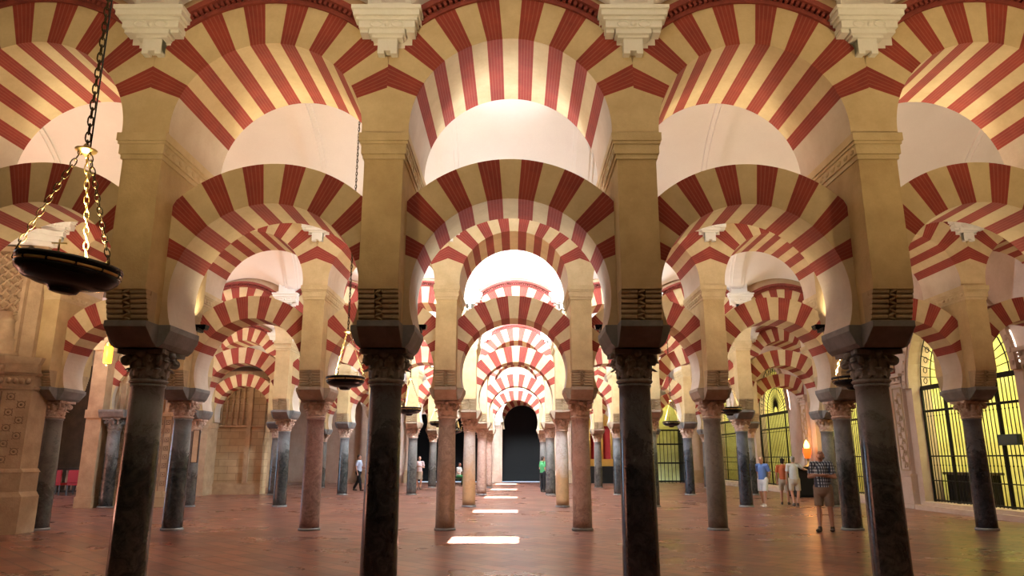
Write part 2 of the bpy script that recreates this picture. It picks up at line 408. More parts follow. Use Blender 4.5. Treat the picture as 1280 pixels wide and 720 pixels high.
def capital():
    mb = MB(); Z = 2.42
    mb.lathe([(0, Z), (.195, Z), (.21, Z + .01), (.225, Z + .03), (.21, Z + .05), (.185, Z + .06), (.18, Z + .12), (.185, Z + .2), (.2, Z + .27), (.235, Z + .33), (.245, Z + .35), (0, Z + .35)], 32)
    for k in range(8):
        leaf(mb, 2 * PI * k / 8, .185, Z + .06, .125, .062, .06)
        leaf(mb, 2 * PI * (k + .5) / 8, .19, Z + .09, .20, .06, .075)
    for k in range(4):
        a = PI / 4 + k * PI / 2; ca, sa = math.cos(a), math.sin(a)
        pts = []; 
        for i in range(22):      # volute: a spiral standing in the diagonal plane
            t = i / 21 * 2.4 * PI; rr = .062 * (1 - .62 * i / 21)
            px, pz = .29 + rr * math.cos(t + PI / 2), Z + .275 + rr * math.sin(t + PI / 2)
            pts.append((px * ca, px * sa, pz))
        pts = [(.20 * ca, .20 * sa, Z + .16), (.23 * ca, .23 * sa, Z + .27)] + pts
        mb.tube(pts, [.026] * 10 + [.022] * (len(pts) - 10), 8)
        mb.ball((.29 * ca, .29 * sa, Z + .275), (.035, .035, .035), 0, 8)
        b = k * PI / 2; cb, sb = math.cos(b), math.sin(b)
        mb.ball((.25 * cb, .25 * sb, Z + .35), (.05 + .015 * abs(sb), .05 + .015 * abs(cb), .045), 0, 8)   # fleuron
        for s in (-1, 1):         # inner scrolls beside the fleuron
            c0 = (.232 * cb - s * .085 * sb, .232 * sb + s * .085 * cb, Z + .29)
            mb.ball(c0, .036, 0, 8)
    pr = []
    for k in range(4):            # abacus with hollowed sides
        for i in range(9):
            t = -1 + 2 * i / 8; xx = t * .27; yy = -.29 + .055 * (1 - t * t)
            a = k * PI / 2; pr.append((xx * math.cos(a) - yy * math.sin(a), xx * math.sin(a) + yy * math.cos(a)))
    mb.prism(pr, 'z', Z + .345, Z + .40)
    return mb
def impost():
    mb = MB()
    w0, w1, zt, zb = .27, .385, 3.09, 2.82
    mb.prism([(-w0, zb), (w0, zb), (w0 + .05, zb + .05), (w1, zt - .07), (w1, zt), (-w1, zt), (-w1, zt - .07), (-w0 - .05, zb + .05)], 'y', -LT - .02, LT + .02)
    mb.prism([(-.40, zb), (.40, zb), (.5, zb + .05), (.70, zt - .07), (.70, zt), (-.70, zt), (-.70, zt - .07), (-.5, zb + .05)], 'x', -.245, .245)
    return mb
def base_ring():
    mb = MB(); mb.lathe([(0, 0), (.238, 0), (.242, .02), (.235, .045), (.225, .055), (0, .056)], 32); return mb
def shaft(r0=.215, r1=.187):
    mb = MB(); prof = [(0, .05)] + [(r0 - (r0 - r1) * (t ** 1.5) , .05 + (2.38 - .05) * t) for t in [i / 12 for i in range(13)]]
    prof += [(r1 + .012, 2.385), (r1 + .016, 2.40), (r1 + .01, 2.42), (0, 2.421)]
    mb.lathe(prof, 36); return mb
ME = {}
ME['capital'] = capital().mesh('capital', M['cap_dark']); ME['capital_pale'] = ME['capital'].copy(); ME['capital_pale'].materials[0] = M['cap_pale']
ME['impost'] = impost().mesh('impost', M['grey_stone']); ME['impost_pale'] = ME['impost'].copy(); ME['impost_pale'].materials[0] = M['impost_pale']
ME['ring'] = base_ring().mesh('base_ring', M['grey_stone'])
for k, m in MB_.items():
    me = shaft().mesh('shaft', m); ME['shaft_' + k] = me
def child(name, me, parent, loc=(0, 0, 0), bevel=0):
    o = bpy.data.objects.new(name, me); C.objects.link(o); o.parent = parent; o.location = loc
    if bevel:
        b = o.modifiers.new('bevel', 'BEVEL'); b.width = bevel; b.segments = 2; b.limit_method = 'ANGLE'
    return o
# pier prototype (origin at the column axis, on the floor)
def rolls(sides):
    mb = MB()
    for s in sides:
        n = 6
        for k in range(n):        # horizontal rolls, each one projecting further than the one below
            z = 3.115 + k * .056; y = .66 + .018 * k
            for a, b in ((-.235, -.045), (.045, .235)):
                pr = [(s * (y - .1), z), (s * (y - .1), z + .053)] + [(s * (y + .014 * math.sin(t)), z + .0265 + .0265 * math.cos(t)) for t in [PI * i / 6 for i in range(7)]]
                mb.prism(pr, 'x', a, b)
        mb.box(-.235, .235, min(s * .5, s * .64), max(s * .5, s * .64), 3.09, 3.45)
        for k in range(8):        # plaited band down the middle
            z = 3.10 + k * .043; y = s * (.665 + .013 * k)
            q = -1 if k % 2 else 1
            mb.tube([(-.035, y, z + .018 * q + .018), (.035, y, z - .018 * q + .018)], .015, 6)
    return mb
def corbel(sides):
    mb = MB()
    for s in sides:
        def B(x0, x1, d, z0, z1, t=(0, 0)):
            y0, y1 = (-HT - d, -HT + .02) if s < 0 else (HT - .02, HT + d)
            mb.box(x0, x1, y0, y1, z0, z1)
        B(-.12, -.04, .10, 6.40, 6.64); B(.04, .12, .10, 6.40, 6.64); B(-.12, .12, .10, 6.44, 6.64)
        B(-.19, .19, .13, 6.60, 6.67)
        B(-.22, .22, .17, 6.635, 6.72)
        B(-.335, -.235, .15, 6.655, 6.76); B(.235, .335, .15, 6.655, 6.76); B(-.345, .345, .2, 6.70, 6.80)
        mb.ball((0, s * (HT + .2), 6.74), .035, 0, 8)
        for q in (-1, 1): mb.tube([(q * .13 + .07 * math.cos(t), s * (HT + .2), 6.745 + .04 * math.sin(t)) for t in [2 * PI * i / 12 for i in range(12)]], .013, 6, closed=True)
        B(-.375, .375, .23, 6.79, 6.83); B(-.405, .405, .27, 6.83, 6.90); B(-.425, .425, .30, 6.90, 6.95)
        B(-.31, .31, .16, 6.94, 7.02); B(-.27, .27, .10, 7.02, 7.3)
    return mb
def cornice():
    mb = MB()
    for z0, z1, hx, hy in ((5.04, 5.10, .25, .80), (5.10, 5.22, .27, .82), (5.22, 5.26, .285, .835), (5.26, 5.36, .30, .85)):
        mb.box(-hx, hx, -hy, hy, z0, z1)
    for s in (-1, 1):            # carved band along both flanks
        for k in range(9): mb.ball((s * .262, -.72 + k * .18, 5.16), (.028, .07, .045), 0, 8)
    return mb
pier0 = empty('stone_pier')
b = MB(); b.box(-.235, .235, -HT, HT, 3.44, 5.05); b.box(-.232, .232, -.62, .62, 3.08, 3.45)
b.box(-.30, .30, -LT + .02, LT - .02, 3.08, 3.3)
b.build('pier_block', M['pier'], pier0, .006)
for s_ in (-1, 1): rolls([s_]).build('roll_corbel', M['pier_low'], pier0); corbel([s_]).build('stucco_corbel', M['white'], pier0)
cornice().build('cornice', M['pier_top'], pier0)
cc = MB(); cc.box(-.235, .235, -HT + .05, HT - .05, 6.3, 7.3); cc.build('pilaster', M['vault'], pier0)

VW = 9.2
BND = [(-90, -7.5 * VW, 2)] + [((k - .5) * VW, (k + .5) * VW, 1 if k % 2 else 0) for k in range(-7, 8)] + [(7.5 * VW, 90, 2)]
def ring_mesh(name, hw, zc, r, ro, ht, zlow, outer, clampx=None, top_extra=None, sides_mat=2):
    """striped arch ring; angles measured from the crown; outer = half width to which it is clipped"""
    mb = MB(); segs = []
    for a0, a1, m in BND:
        if m == 2: continue
        n = 3
        for i in range(n):
            segs.append((a0 + (a1 - a0) * i / n, a0 + (a1 - a0) * (i + 1) / n, m, (i / n, (i + 1) / n)))
    amax = 90 + (math.degrees(math.asin(min(1, max(0, (zc - zlow) / r)))) if zlow < zc else 0)
    for s in (-1, 1):
        a0 = 7.5 * VW
        n = 10
        for i in range(n):
            p, q = a0 + (amax - a0) * i / n, a0 + (amax - a0) * (i + 1) / n
            segs.append((s * p, s * q, 2, (0, 0)) if s > 0 else (-q, -p, 2, (0, 0)))
    def inner(a): return (r * math.sin(R(a)), max(zlow, zc + r * math.cos(R(a))))
    def outr(a):
        t = R(a); sx, cz = math.sin(t), math.cos(t); rr = ro
        if abs(sx) > 1e-6: rr = min(rr, outer / abs(sx))
        return (rr * sx, max(zlow, zc + rr * cz))
    def cl(p):
        x, z = p
        if clampx: x = max(clampx[0], min(clampx[1], x))
        return (x, z)
    for a0, a1, m, (u0, u1) in segs:
        i0, i1, o0, o1 = cl(inner(a0)), cl(inner(a1)), cl(outr(a0)), cl(outr(a1))
        if abs(i0[0] - i1[0]) < 1e-6 and abs(i0[0] - o0[0]) < 1e-6 and abs(o0[0] - o1[0]) < 1e-6 and clampx: continue
        mf = 0 if m == 2 else m
        mj = 2 if m == 2 else m
        uvr = [(u0, 0), (u1, 0), (u1, ro - r), (u0, ro - r)]
        for y in (-ht, ht):
            mb.face([(i0[0], y, i0[1]), (i1[0], y, i1[1]), (o1[0], y, o1[1]), (o0[0], y, o0[1])], mf, uvr)
        for k, (p, q) in enumerate(((i0, i1), (o0, o1))):
            mb.face([(p[0], -ht, p[1]), (q[0], -ht, q[1]), (q[0], ht, q[1]), (p[0], ht, p[1])], mj if k == 0 else mf, [(u0, 0), (u1, 0), (u1, 2 * ht), (u0, 2 * ht)])
    return mb
def moulding(hw, zc, r0, ht, clampx=None, sides=(-1, 1)):
    """red brick moulding with a row of dentils above the upper arch, and the plaster lunette over it"""
    mb = MB(); lim = math.degrees(math.asin(min(1, (hw - .24) / r0)))
    n = 26
    for s in sides:
        for (ra, rb, d) in ((r0 - .005, r0 + .05, .035), (r0 + .10, r0 + .17, .12)):
            for i in range(n):
                a, b = -lim + 2 * lim * i / n, -lim + 2 * lim * (i + 1) / n
                P = lambda q, rr: (rr * math.sin(R(q)), zc + rr * math.cos(R(q)))
                poly = [P(a, ra), P(b, ra), P(b, rb), P(a, rb)]
                if clampx and not all(clampx[0] <= x <= clampx[1] for x, z in poly): continue
                mb.prism(poly, 'y', s * (ht + d), s * (ht - .02))
        nd = 40
        for i in range(nd):
            a = -lim + 2 * lim * (i + .2) / nd; b = a + 2 * lim * .55 / nd
            P = lambda q, rr: (rr * math.sin(R(q)), zc + rr * math.cos(R(q)))
            poly = [P(a, r0 + .045), P(b, r0 + .045), P(b, r0 + .105), P(a, r0 + .105)]
            if clampx and not all(clampx[0] <= x <= clampx[1] for x, z in poly): continue
            mb.prism(poly, 'y', s * (ht + .085), s * (ht - .02))
    return mb
def lunette(hw, zc, r0, ht, clampx=None):
    mb = MB(); n = 24
    for i in range(n):
        x0, x1 = -hw + 2 * hw * i / n, -hw + 2 * hw * (i + 1) / n
        if clampx: x0, x1 = max(clampx[0], x0), min(clampx[1], x1)
        if x1 - x0 < .01: continue
        f = lambda x: zc + math.sqrt(r0 * r0 - x * x) - .01
        mb.hull([(x0, -ht + .03, f(x0)), (x1, -ht + .03, f(x1)), (x1, ht - .03, f(x1)), (x0, ht - .03, f(x0))],
                [(x0, -ht + .03, 7.75), (x1, -ht + .03, 7.75), (x1, ht - .03, 7.75), (x0, ht - .03, 7.75)])
    return mb

ROWN = ['front', 'second', 'third', 'fourth', 'fifth']
ORD = ['nearest', 'second', 'third', 'fourth']
def col_place(ri, x):
    xs = XS[ri]; side = 'left' if x < 0 else 'right'
    same = sorted([abs(v) for v in xs if (v < 0) == (x < 0)]); k = [abs(abs(x) - v) < 1e-6 for v in same].index(True)
    return '%s to the %s of the aisle' % (ORD[k], side)
def bay_place(c):
    k = round(c / 3.02); 
    if k == 0: return 'over the central aisle'
    return '%s %s %s of the aisle' % (['one', 'two', 'three', 'four', 'five'][abs(k) - 1], 'bay' if abs(k) == 1 else 'bays', 'left' if k < 0 else 'right')
COLS = [['grey', 'green', 'black', 'blue', 'green', 'grey'],
        ['grey', 'green', 'pinkdark', 'stained', 'pink', 'olive', 'green', 'blue'],
        ['grey', 'green', 'grey', 'ochre', 'ochre', 'green', 'blue', 'grey'],
        ['grey', 'green', 'grey', 'pink', 'grey', 'green', 'blue', 'green'],
        ['grey', 'grey', 'grey', 'pink', 'grey', 'grey', 'green', 'grey']]
CN = {'grey': 'grey', 'green': 'dark grey', 'black': 'black', 'blue': 'blue-black', 'olive': 'beige-grey', 'pinkdark': 'dark pink', 'pink': 'pinkish', 'stained': 'stained beige', 'ochre': 'white and ochre'}
cache = {}
for ri, y in enumerate(ROWS[:5]):
    xs = XS[ri]
    for ci, x in enumerate(xs):
        ck = COLS[ri][ci]
        c = empty('marble_column', (x, y, 0), random.choice([0, PI / 2, PI]))
        tag(c, '%s marble column in the %s arcade, %s' % (CN[ck], ROWN[ri], col_place(ri, x)), 'column', 'marble columns of the arcades')
        s = child('shaft', ME['shaft_' + ck], c)
        child('capital', ME['capital' if ri == 0 else 'capital_pale'], c)
        i_ = child('impost', ME['impost' if ri < 1 or abs(x) > 5 else 'impost_pale'], c, bevel=.006); i_.rotation_euler = (0, 0, -c.rotation_euler.z)
        child('base_ring', ME['ring'], c)
        p = pier0 if (ri == 0 and ci == 0) else copy_tree(pier0)
        p.location = (x, y, 0)
        tag(p, 'tan stone pier in the %s arcade, %s' % (ROWN[ri], col_place(ri, x)), 'pier', 'stone piers above the columns')
    edges = list(xs)
    if ri > 0: edges = [xs[0] - 3.0] + edges + [xs[-1] + 3.0]
    for a, b_ in zip(edges, edges[1:]):
        cx, hw = (a + b_) / 2, (b_ - a) / 2
        clampx = None
        if b_ > WALL_R: clampx = (-9, WALL_R - .02 - cx)
        key = (round(hw, 3), clampx)
        if key not in cache:
            rl, ru = hw - .30, hw - .285
            cache[key] = (ring_mesh('l', hw, 3.47, rl, rl + .53, LT, 3.09, hw - .232, clampx).mesh('arch', [M['cream'], M['red'], M['jamb']]),
                          ring_mesh('u', hw, 5.43, ru, ru + .565, HT, 5.355, hw, clampx).mesh('arch', [M['cream'], M['red'], M['jamb']]),
                          [moulding(hw, 5.43, ru + .57, HT, clampx, [q]).mesh('moulding', M['mould']) for q in (-1, 1)],
                          lunette(hw, 5.43, ru + .56, HT, clampx).mesh('lunette', M['lunette']))
        L, U, MO, LU = cache[key]
        low = bpy.data.objects.new('horseshoe_arch', L); C.objects.link(low); low.location = (cx, y, 0)
        tag(low, 'lower red and cream horseshoe arch, %s arcade, %s' % (ROWN[ri], bay_place(cx)), 'arch', 'lower striped arches')
        up = empty('round_arch', (cx, y, 0))
        child('arch_ring', U, up); child('moulding', MO[0], up); child('moulding', MO[1], up); child('lunette', LU, up)
        tag(up, 'upper red and cream round arch, %s arcade, %s' % (ROWN[ri], bay_place(cx)), 'arch', 'upper striped arches')

# end supports of the arcades beyond the outermost columns
def half_pier(x, y, label, hx=.25):
    o = empty('wall_pier', (x, y, 0))
    b = MB(); b.box(-hx, hx, -HT, HT, 0, 5.05); b.box(-hx - .03, hx + .03, -HT - .03, HT + .03, 0, .35); b.box(-hx - .04, hx + .04, -HT - .04, HT + .04, 2.82, 3.09)
    b.build('pier_block', M['carved'], o, .008)
    b = MB(); b.box(-hx - .04, hx + .04, -HT - .05, HT + .05, 5.05, 5.36); b.build('cornice', M['pier_top'], o)
    tag(o, label, 'pier')
for ri in (2, 3, 4):
    half_pier(XS[ri][0] - 3.0, ROWS[ri], 'plain tan wall pier ending the %s arcade at the far left' % ROWN[ri])

# ------------------------------------------------------------------ right wall with its chapels
ops = []
for i in range(1, 5):
    yc = (ROWS[i] + ROWS[i + 1]) / 2
    ops.append((yc - 2.2 + 8, yc + 2.7 + 8, 3.75, 'round'))
arched_wall('wall_right', M['pale_wall'], (WALL_R + .6, -8), (0, 1), 56.3, 9.6, ops, .6)
def carved_pilaster(x, y, w_, h, d, label):
    """tall pilaster on the right wall: plinth, sunk panel filled with scrollwork, capital"""
    o = empty('carved_pilaster', (x, y, 0)); tag(o, label, 'pilaster', 'carved pilasters of the right wall')
    b = MB(); b.box(-d, 0, -w_ / 2, w_ / 2, 1.05, h - .3); b.box(-d - .07, 0, -w_ / 2 - .06, w_ / 2 + .06, .12, 1.0); b.box(-d - .1, 0, -w_ / 2 - .09, w_ / 2 + .09, 0, .14)
    b.box(-d - .09, 0, -w_ / 2 - .08, w_ / 2 + .08, .98, 1.06); b.build('pilaster_body', M['pale_wall'], o, .01)
    b = MB()
    for s in (-1, 1): b.box(-d - .03, -d + .01, s * (w_ / 2 - .05) - .025, s * (w_ / 2 - .05) + .025, 1.2, h - .45)
    b.box(-d - .03, -d + .01, -w_ / 2 + .05, w_ / 2 - .05, 1.16, 1.2); b.box(-d - .03, -d + .01, -w_ / 2 + .05, w_ / 2 - .05, h - .47, h - .43)
    k = 0; z = 1.35
    while z < h - .6:
        q = 1 if k % 2 else -1
        b.tube([(-d - .01, q * .09 + .075 * math.cos(t), z + .075 * math.sin(t)) for t in [1.6 * PI * i / 12 for i in range(13)]], .018, 6)
        b.tube([(-d - .01, -q * .02, z - .1), (-d - .01, q * .0, z), (-d - .01, q * .05, z + .09)], .016, 6)
        b.ball((-d - .01, q * .09, z), (.03, .035, .035), 0, 8)
        z += .185; k += 1
    b.build('relief', M['carved'], o)
    b = MB(); b.box(-d - .05, 0, -w_ / 2 - .05, w_ / 2 + .05, h - .3, h - .24); b.box(-d - .03, 0, -w_ / 2 - .02, w_ / 2 + .02, h - .24, h - .1); b.box(-d - .12, 0, -w_ / 2 - .12, w_ / 2 + .12, h - .1, h)
    for s in (-1, 0, 1): b.ball((-d - .05, s * w_ * .4, h - .17), (.05, .07, .06), 0, 8)
    b.build('pilaster_capital', M['pale_wall'], o)
def chapel(i, what):
    y0, y1 = ROWS[i] + HT, ROWS[i + 1] - HT; yc = (ROWS[i] + ROWS[i + 1]) / 2 + .25
    X0, X1 = WALL_R + .6, WALL_R + 4.2
    b = MB(); b.box(X1, X1 + .15, y0, y1, 0, 7); b.box(X0, X1, y0 - .15, y0, 0, 7); b.box(X0, X1, y1, y1 + .15, 0, 7); b.box(X0, X1, y0, y1, 6.6, 6.75)
    tag(b.build('wall_chapel', M['yellow']), kind='structure')
    b = MB(); b.box(WALL_R - .3, WALL_R + .55, yc - 2.55, yc + 2.55, 0, .14); b.box(WALL_R - .12, WALL_R + .55, yc - 2.45, yc + 2.45, .14, .24)
    tag(b.build('trim_2', M['pale_wall']), kind='structure')
    # archivolt around the opening
    b = MB()
    for (r0, r1, d) in ((2.45, 2.55, .08), (2.55, 2.75, .13)):
        for k in range(24):
            a, c = PI * k / 24, PI * (k + 1) / 24
            pr = [(yc + r * math.cos(t), 3.75 + r * math.sin(t)) for r, t in ((r0, a), (r1, a), (r1, c), (r0, c))]
            b.prism(pr, 'x', WALL_R - d, WALL_R + .02)
    for k in range(25):
        t = PI * (k + .5) / 25; b.ball((WALL_R - .13, yc + 2.65 * math.cos(t), 3.75 + 2.65 * math.sin(t)), (.04, .08, .08), 0, 8)
    tag(b.build('trim_3', M['pale_wall']), kind='structure')
    g = empty('iron_grille', (WALL_R + .3, yc, .24)); n = 30
    tag(g, 'tall black iron grille closing the yellow-lit chapel behind the %s' % what, 'grille', 'iron grilles of the side chapels')
    bar = MB(); bar.tube([(0, 0, 0), (0, 0, 3.5)], .014, 6); bar.ball((0, 0, 1.1), .028, 0, 6); bar.ball((0, 0, 2.6), .028, 0, 6); bme = bar.mesh('bar', M['iron'])
    for k in range(n + 1):
        child('bar', bme, g, (0, -2.4 + 4.8 * k / n, 0))
    for z, h in ((.02, .05), (.62, .03), (1.35, .04), (2.72, .07), (3.42, .14)):
        b = MB(); b.box(-.025, .025, -2.43, 2.43, z, z + h); b.build('rail', M['iron'], g)
    for yy in (-1.2, 1.2, -2.42, 2.42):
        b = MB(); b.box(-.03, .03, yy - .03, yy + .03, 0, 3.5); b.build('stile', M['iron'], g)
    b = MB()
    for k in range(1, 22):
        t = PI * k / 22; b.tube([(0, .3 * math.cos(t), 3.56 + .3 * math.sin(t)), (0, 2.39 * math.cos(t), 3.52 + 2.39 * math.sin(t))], .014, 6)
    for rr in (.3, 1.2, 1.85, 2.4):
        b.tube([(0, rr * math.cos(PI * k / 24), 3.54 + rr * math.sin(PI * k / 24)) for k in range(25)], .018, 6)
    for k in range(20):
        t = PI * (k + .5) / 20; b.tube([(0, 2.13 * math.cos(t) + .1 * math.cos(u), 3.54 + 2.13 * math.sin(t) + .09 * math.sin(u)) for u in [2 * PI * j / 8 for j in range(8)]], .012, 5, closed=True)
    b.build('fan_tracery', M['iron'], g)
    area('chapel_lamp', (WALL_R + 2.2, yc, 6.2), (0, 0, -1), 2.6, 2.6, 620 if i == 1 else 420, (1, .96, .50))
    # dark chest against the back wall and a framed picture above it
    t_ = empty('chapel_altar', (WALL_R + (1.15 if i == 1 else 3.4), yc + (1.75 if i == 1 else .6), 0)); tag(t_, 'black altar block inside the yellow chapel behind the %s' % what, 'altar', 'altars of the side chapels')
    b = MB(); hl = .62 if i == 1 else 1.1; b.box(-.45, .45, -hl, hl, 0, 1.05); b.build('altar_block', M['dark'], t_, .01)
    b = MB(); b.box(-.52, .52, -hl - .08, hl + .08, 1.05, 1.13); b.build('altar_top', M['darkwood'], t_, .01)
    f = empty('framed_painting', (X1 - .01, yc + .6, 1.75)); tag(f, 'dark framed painting in the yellow chapel behind the %s' % what, 'painting', 'paintings of the side chapels')
    b = MB()
    for (ya, yb, za, zb) in ((-.75, .75, 0, .1), (-.75, .75, 1.7, 1.8), (-.75, -.65, .1, 1.7), (.65, .75, .1, 1.7)): b.box(-.1, 0, ya, yb, za, zb)
    b.build('frame', M['gold'], f, .01); b = MB(); b.box(-.05, 0, -.65, .65, .1, 1.7); b.build('canvas', M['canvas'], f)
def canvas_mat():
    m, n, l, p = nt('old painting'); a = noise(n, l, 3.2, 5, None, .6, 1.2)
    r = ramp(n, [(.3, (.02, .012, .008)), (.5, (.16, .05, .02)), (.6, (.45, .22, .06)), (.72, (.05, .03, .03))]); l.new(a.outputs[0], r.inputs[0]); l.new(r.outputs[0], p.inputs['Base Color'])
    p.inputs['Roughness'].default_value = .35; return m
M['canvas'] = canvas_mat()
for i, wt in ((1, 'second arcade'), (2, 'third arcade'), (3, 'fourth arcade'), (4, 'fifth arcade')):
    chapel(i, wt)
for k, (yy, wt) in enumerate([(17.6, 'nearest the viewer, right edge'), (24.0, 'behind the dark column at right'), (25.2, 'just beyond the third arcade'), (32.0, 'beside the red votive lamp'), (40.3, 'at the fifth arcade')]):
    carved_pilaster(WALL_R, yy, .62, 4.25, .14, 'pale carved pilaster on the right wall, %s' % wt)

# ------------------------------------------------------------------ end wall
EW = ROWS[5]
arched_wall('wall_far', M['pale_wall'], (13.4, EW), (-1, 0), 36, 9.6,
            [(2.2, 6.2, 3.3, 'round'), (7.2, 9.2, 3.2, 'round'), (11.7, 14.3, 4.3, 'horseshoe'), (15.6, 17.6, 3.3, 'round'), (18.5, 20.5, 3.4, 'round')][0:5], -.5)
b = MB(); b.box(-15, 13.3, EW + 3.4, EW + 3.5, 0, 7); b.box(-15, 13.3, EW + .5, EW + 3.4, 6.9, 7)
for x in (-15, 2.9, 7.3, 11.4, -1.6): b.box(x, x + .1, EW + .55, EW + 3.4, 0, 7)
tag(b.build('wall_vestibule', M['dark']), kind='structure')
area('end_chapel_lamp', (9.3, EW + 2, 6), (0, 0, -1), 1.6, 1.6, 160, (1, .95, .36))
b = MB(); b.box(7.45, 11.35, EW + 3.2, EW + 3.38, 0, 6.8); tag(b.build('wall_chapel', M['yellow']), kind='structure')
g = empty('iron_grille', (9.2, EW + .2, 0)); tag(g, 'black iron grille of the yellow-lit chapel in the far end wall', 'grille')
for k in range(17):
    b = MB(); b.tube([(-1.95 + 3.9 * k / 16, 0, 0), (-1.95 + 3.9 * k / 16, 0, 3.4 + .0)], .02, 6); b.build('bar', M['iron'], g)
for z in (.05, 1.2, 2.4, 3.3):
    b = MB(); b.box(-2, 2, -.03, .03, z, z + .1); b.build('rail', M['iron'], g)
# portal: pale stone surround with horseshoe arch and pilasters
pt = empty('portal', (.4, EW, 0)); tag(pt, 'pale stone horseshoe portal framing the dark doorway at the end of the aisle', 'portal')
b = MB()
for s in (-1, 1):
    b.box(s * 1.72 - .32, s * 1.72 + .32, -.45, 0, 0, .5); b.box(s * 1.68 - .26, s * 1.68 + .26, -.36, 0, .5, .75); b.box(s * 1.66 - .2, s * 1.66 + .2, -.3, 0, .75, 3.5)
    b.box(s * 1.68 - .27, s * 1.68 + .27, -.36, 0, 3.5, 3.62); b.box(s * 1.7 - .32, s * 1.7 + .32, -.42, 0, 3.62, 3.85)
b.build('pilaster', M['pale_wall'], pt, .015)
b = MB()
for r0, r1, d in ((1.3, 1.62, .22), (1.62, 1.8, .3)):
    for k in range(28):
        a, c = R(-18) + R(216) * k / 28, R(-18) + R(216) * (k + 1) / 28
        b.prism([(r * math.cos(t), 4.3 + r * math.sin(t)) for r, t in ((r0, a), (r1, a), (r1, c), (r0, c))], 'y', -d, .02)
b.build('archivolt', M['white'], pt)
# far arcade against the end wall: engaged arches
for k in range(-4, 4):
    pass
for k, (x, wt) in enumerate([(-13.0, 'at its left end'), (-9.9, 'left of the person in pale blue'), (-6.9, 'behind the dark columns'), (3.35, 'between portal and altarpiece'), (7.0, 'left of the yellow-lit chapel'), (11.7, 'in the right corner')]):
    o = empty('wall_pilaster', (x, EW, 0)); tag(o, 'tall pale pilaster on the far end wall, %s' % wt, 'pilaster', 'pilasters of the far end wall')
    b = MB(); b.box(-.24, .24, -.22, 0, .8, 4.9); b.box(-.15, .15, -.25, -.2, 1.0, 4.7); b.build('pilaster_body', M['pale_wall'], o, .01)
    b = MB(); b.box(-.34, .34, -.34, 0, 0, .65); b.box(-.29, .29, -.28, 0, .65, .8); b.build('plinth', M['carved'], o, .01)
    b = MB(); b.box(-.28, .28, -.27, 0, 4.9, 5.0); b.box(-.33, .33, -.32, 0, 5.0, 5.25); b.build('pilaster_capital', M['white'], o, .01)
b = MB(); b.box(-15, 12.7, EW - .3, EW, 5.25, 5.4); b.box(-15, 12.7, EW - .2, EW, 5.4, 5.75); b.box(-15, 12.7, EW - .34, EW, 5.75, 5.9)
for k in range(55): b.tube([(-14.7 + .5 * k + .15 * math.cos(t), EW - .2, 5.57 + .12 * math.sin(t)) for t in [2 * PI * q / 10 for q in range(10)]], .025, 5, closed=True)
tag(b.build('trim_4', M['white']), kind='structure')
ia = bpy.data.objects.new('horseshoe_arch', bpy.data.objects['horseshoe_arch.002'].data); C.objects.link(ia); ia.location = (.4, EW + 1.6, .4)
tag(ia, 'dim striped horseshoe arch just inside the dark doorway at the aisle end', 'arch')
# altarpiece right of the portal and openings left of it
t_ = empty('altarpiece', (5.2, EW - .02, 0)); tag(t_, 'dark red and gilded altarpiece against the far wall right of the portal', 'altarpiece')
b = MB(); b.box(-1.1, 1.1, -.7, 0, 0, 1.05); b.build('altar_block', M['dark'], t_, .01)
b = MB(); b.box(-1.25, 1.25, -.35, 0, 1.05, 1.5); b.box(-1.15, 1.15, -.3, 0, 3.6, 3.9); b.prism([(-1.2, 3.9), (1.2, 3.9), (.6, 4.4), (0, 4.7), (-.6, 4.4)], 'y', -.3, 0)
for x in (-1.0, -.4, .4, 1.0): b.tube([(x, -.25, 1.5), (x, -.25, 3.6)], .07, 8)
b.build('retable', M['gold'], t_); b = MB(); b.box(-.95, .95, -.15, 0, 1.5, 3.6); b.build('painted_panel', M['redcloth'], t_)

# ------------------------------------------------------------------ left side: carved buttress, side walls
def rosette(mb, c, r, out, m=0):
    # c on a plane facing `out` (unit vector), square frame with a ring and a boss
    out = Vector(out); side = Vector((0, 0, 1)).cross(out).normalized(); up = Vector((0, 0, 1)); c = Vector(c)
    mb.tube([c + side * r * math.cos(t) + up * r * math.sin(t) for t in [2 * PI * i / 14 for i in range(14)]], r * .16, 6, m, closed=True)
    mb.ball(tuple(c), (r * .42,) * 3, m, 8)
    for k in range(4):
        a = PI / 4 + k * PI / 2; q = c + (side * math.cos(a) + up * math.sin(a)) * r * 1.35; mb.ball(tuple(q), (r * .22,) * 3, m, 6)
bt = empty('carved_buttress', (-10.56, ROWS[1] - 1.15, 0)); tag(bt, 'ornately carved tan stone buttress at the left edge beside the outer column', 'buttress')
def octa(w_, d, c, o=0):   # outline from the right edge leftwards with a chamfered near corner
    return [(o, d), (-w_, d), (-w_, -o), (-c - 0, -o), (o, c * .55)]
def lay(mb, z0, z1, o, o2=None):
    p = octa(3.2, .83, .45, o); q = octa(3.2, .83, .45, o if o2 is None else o2)
    mb.hull([(x, y, z0) for x, y in p], [(x, y, z1) for x, y in q])
b = MB()
lay(b, 0, .75, .12); lay(b, .75, .85, .12, .05); lay(b, .85, 1.25, .05); lay(b, 1.25, 1.33, .08, .02); lay(b, 1.33, 3.0, 0)
b.build('plinth', M['carved'], bt)
b = MB(); fx = []
for k in range(8):
    for j in range(10):
        x = -.62 - .30 * k; z = 1.52 + .33 * (j / 2); 
        if (k + j) % 2 == 0 and z < 2.9: rosette(b, (x, -.01, z), .075, (0, -1, 0))
for j in range(5):
    for q in range(2):
        z = 1.52 + .33 * j + (.165 if q else 0)
        if z < 2.9:
            t = .3 + .4 * q; px = -.45 * (1 - t); py = .25 * t; rosette(b, (px, py, z), .07, (.25, -.45, 0))
for k in range(9): b.box(-.48 - .30 * k, -.46 - .30 * k, -.02, 0, 1.4, 2.95)
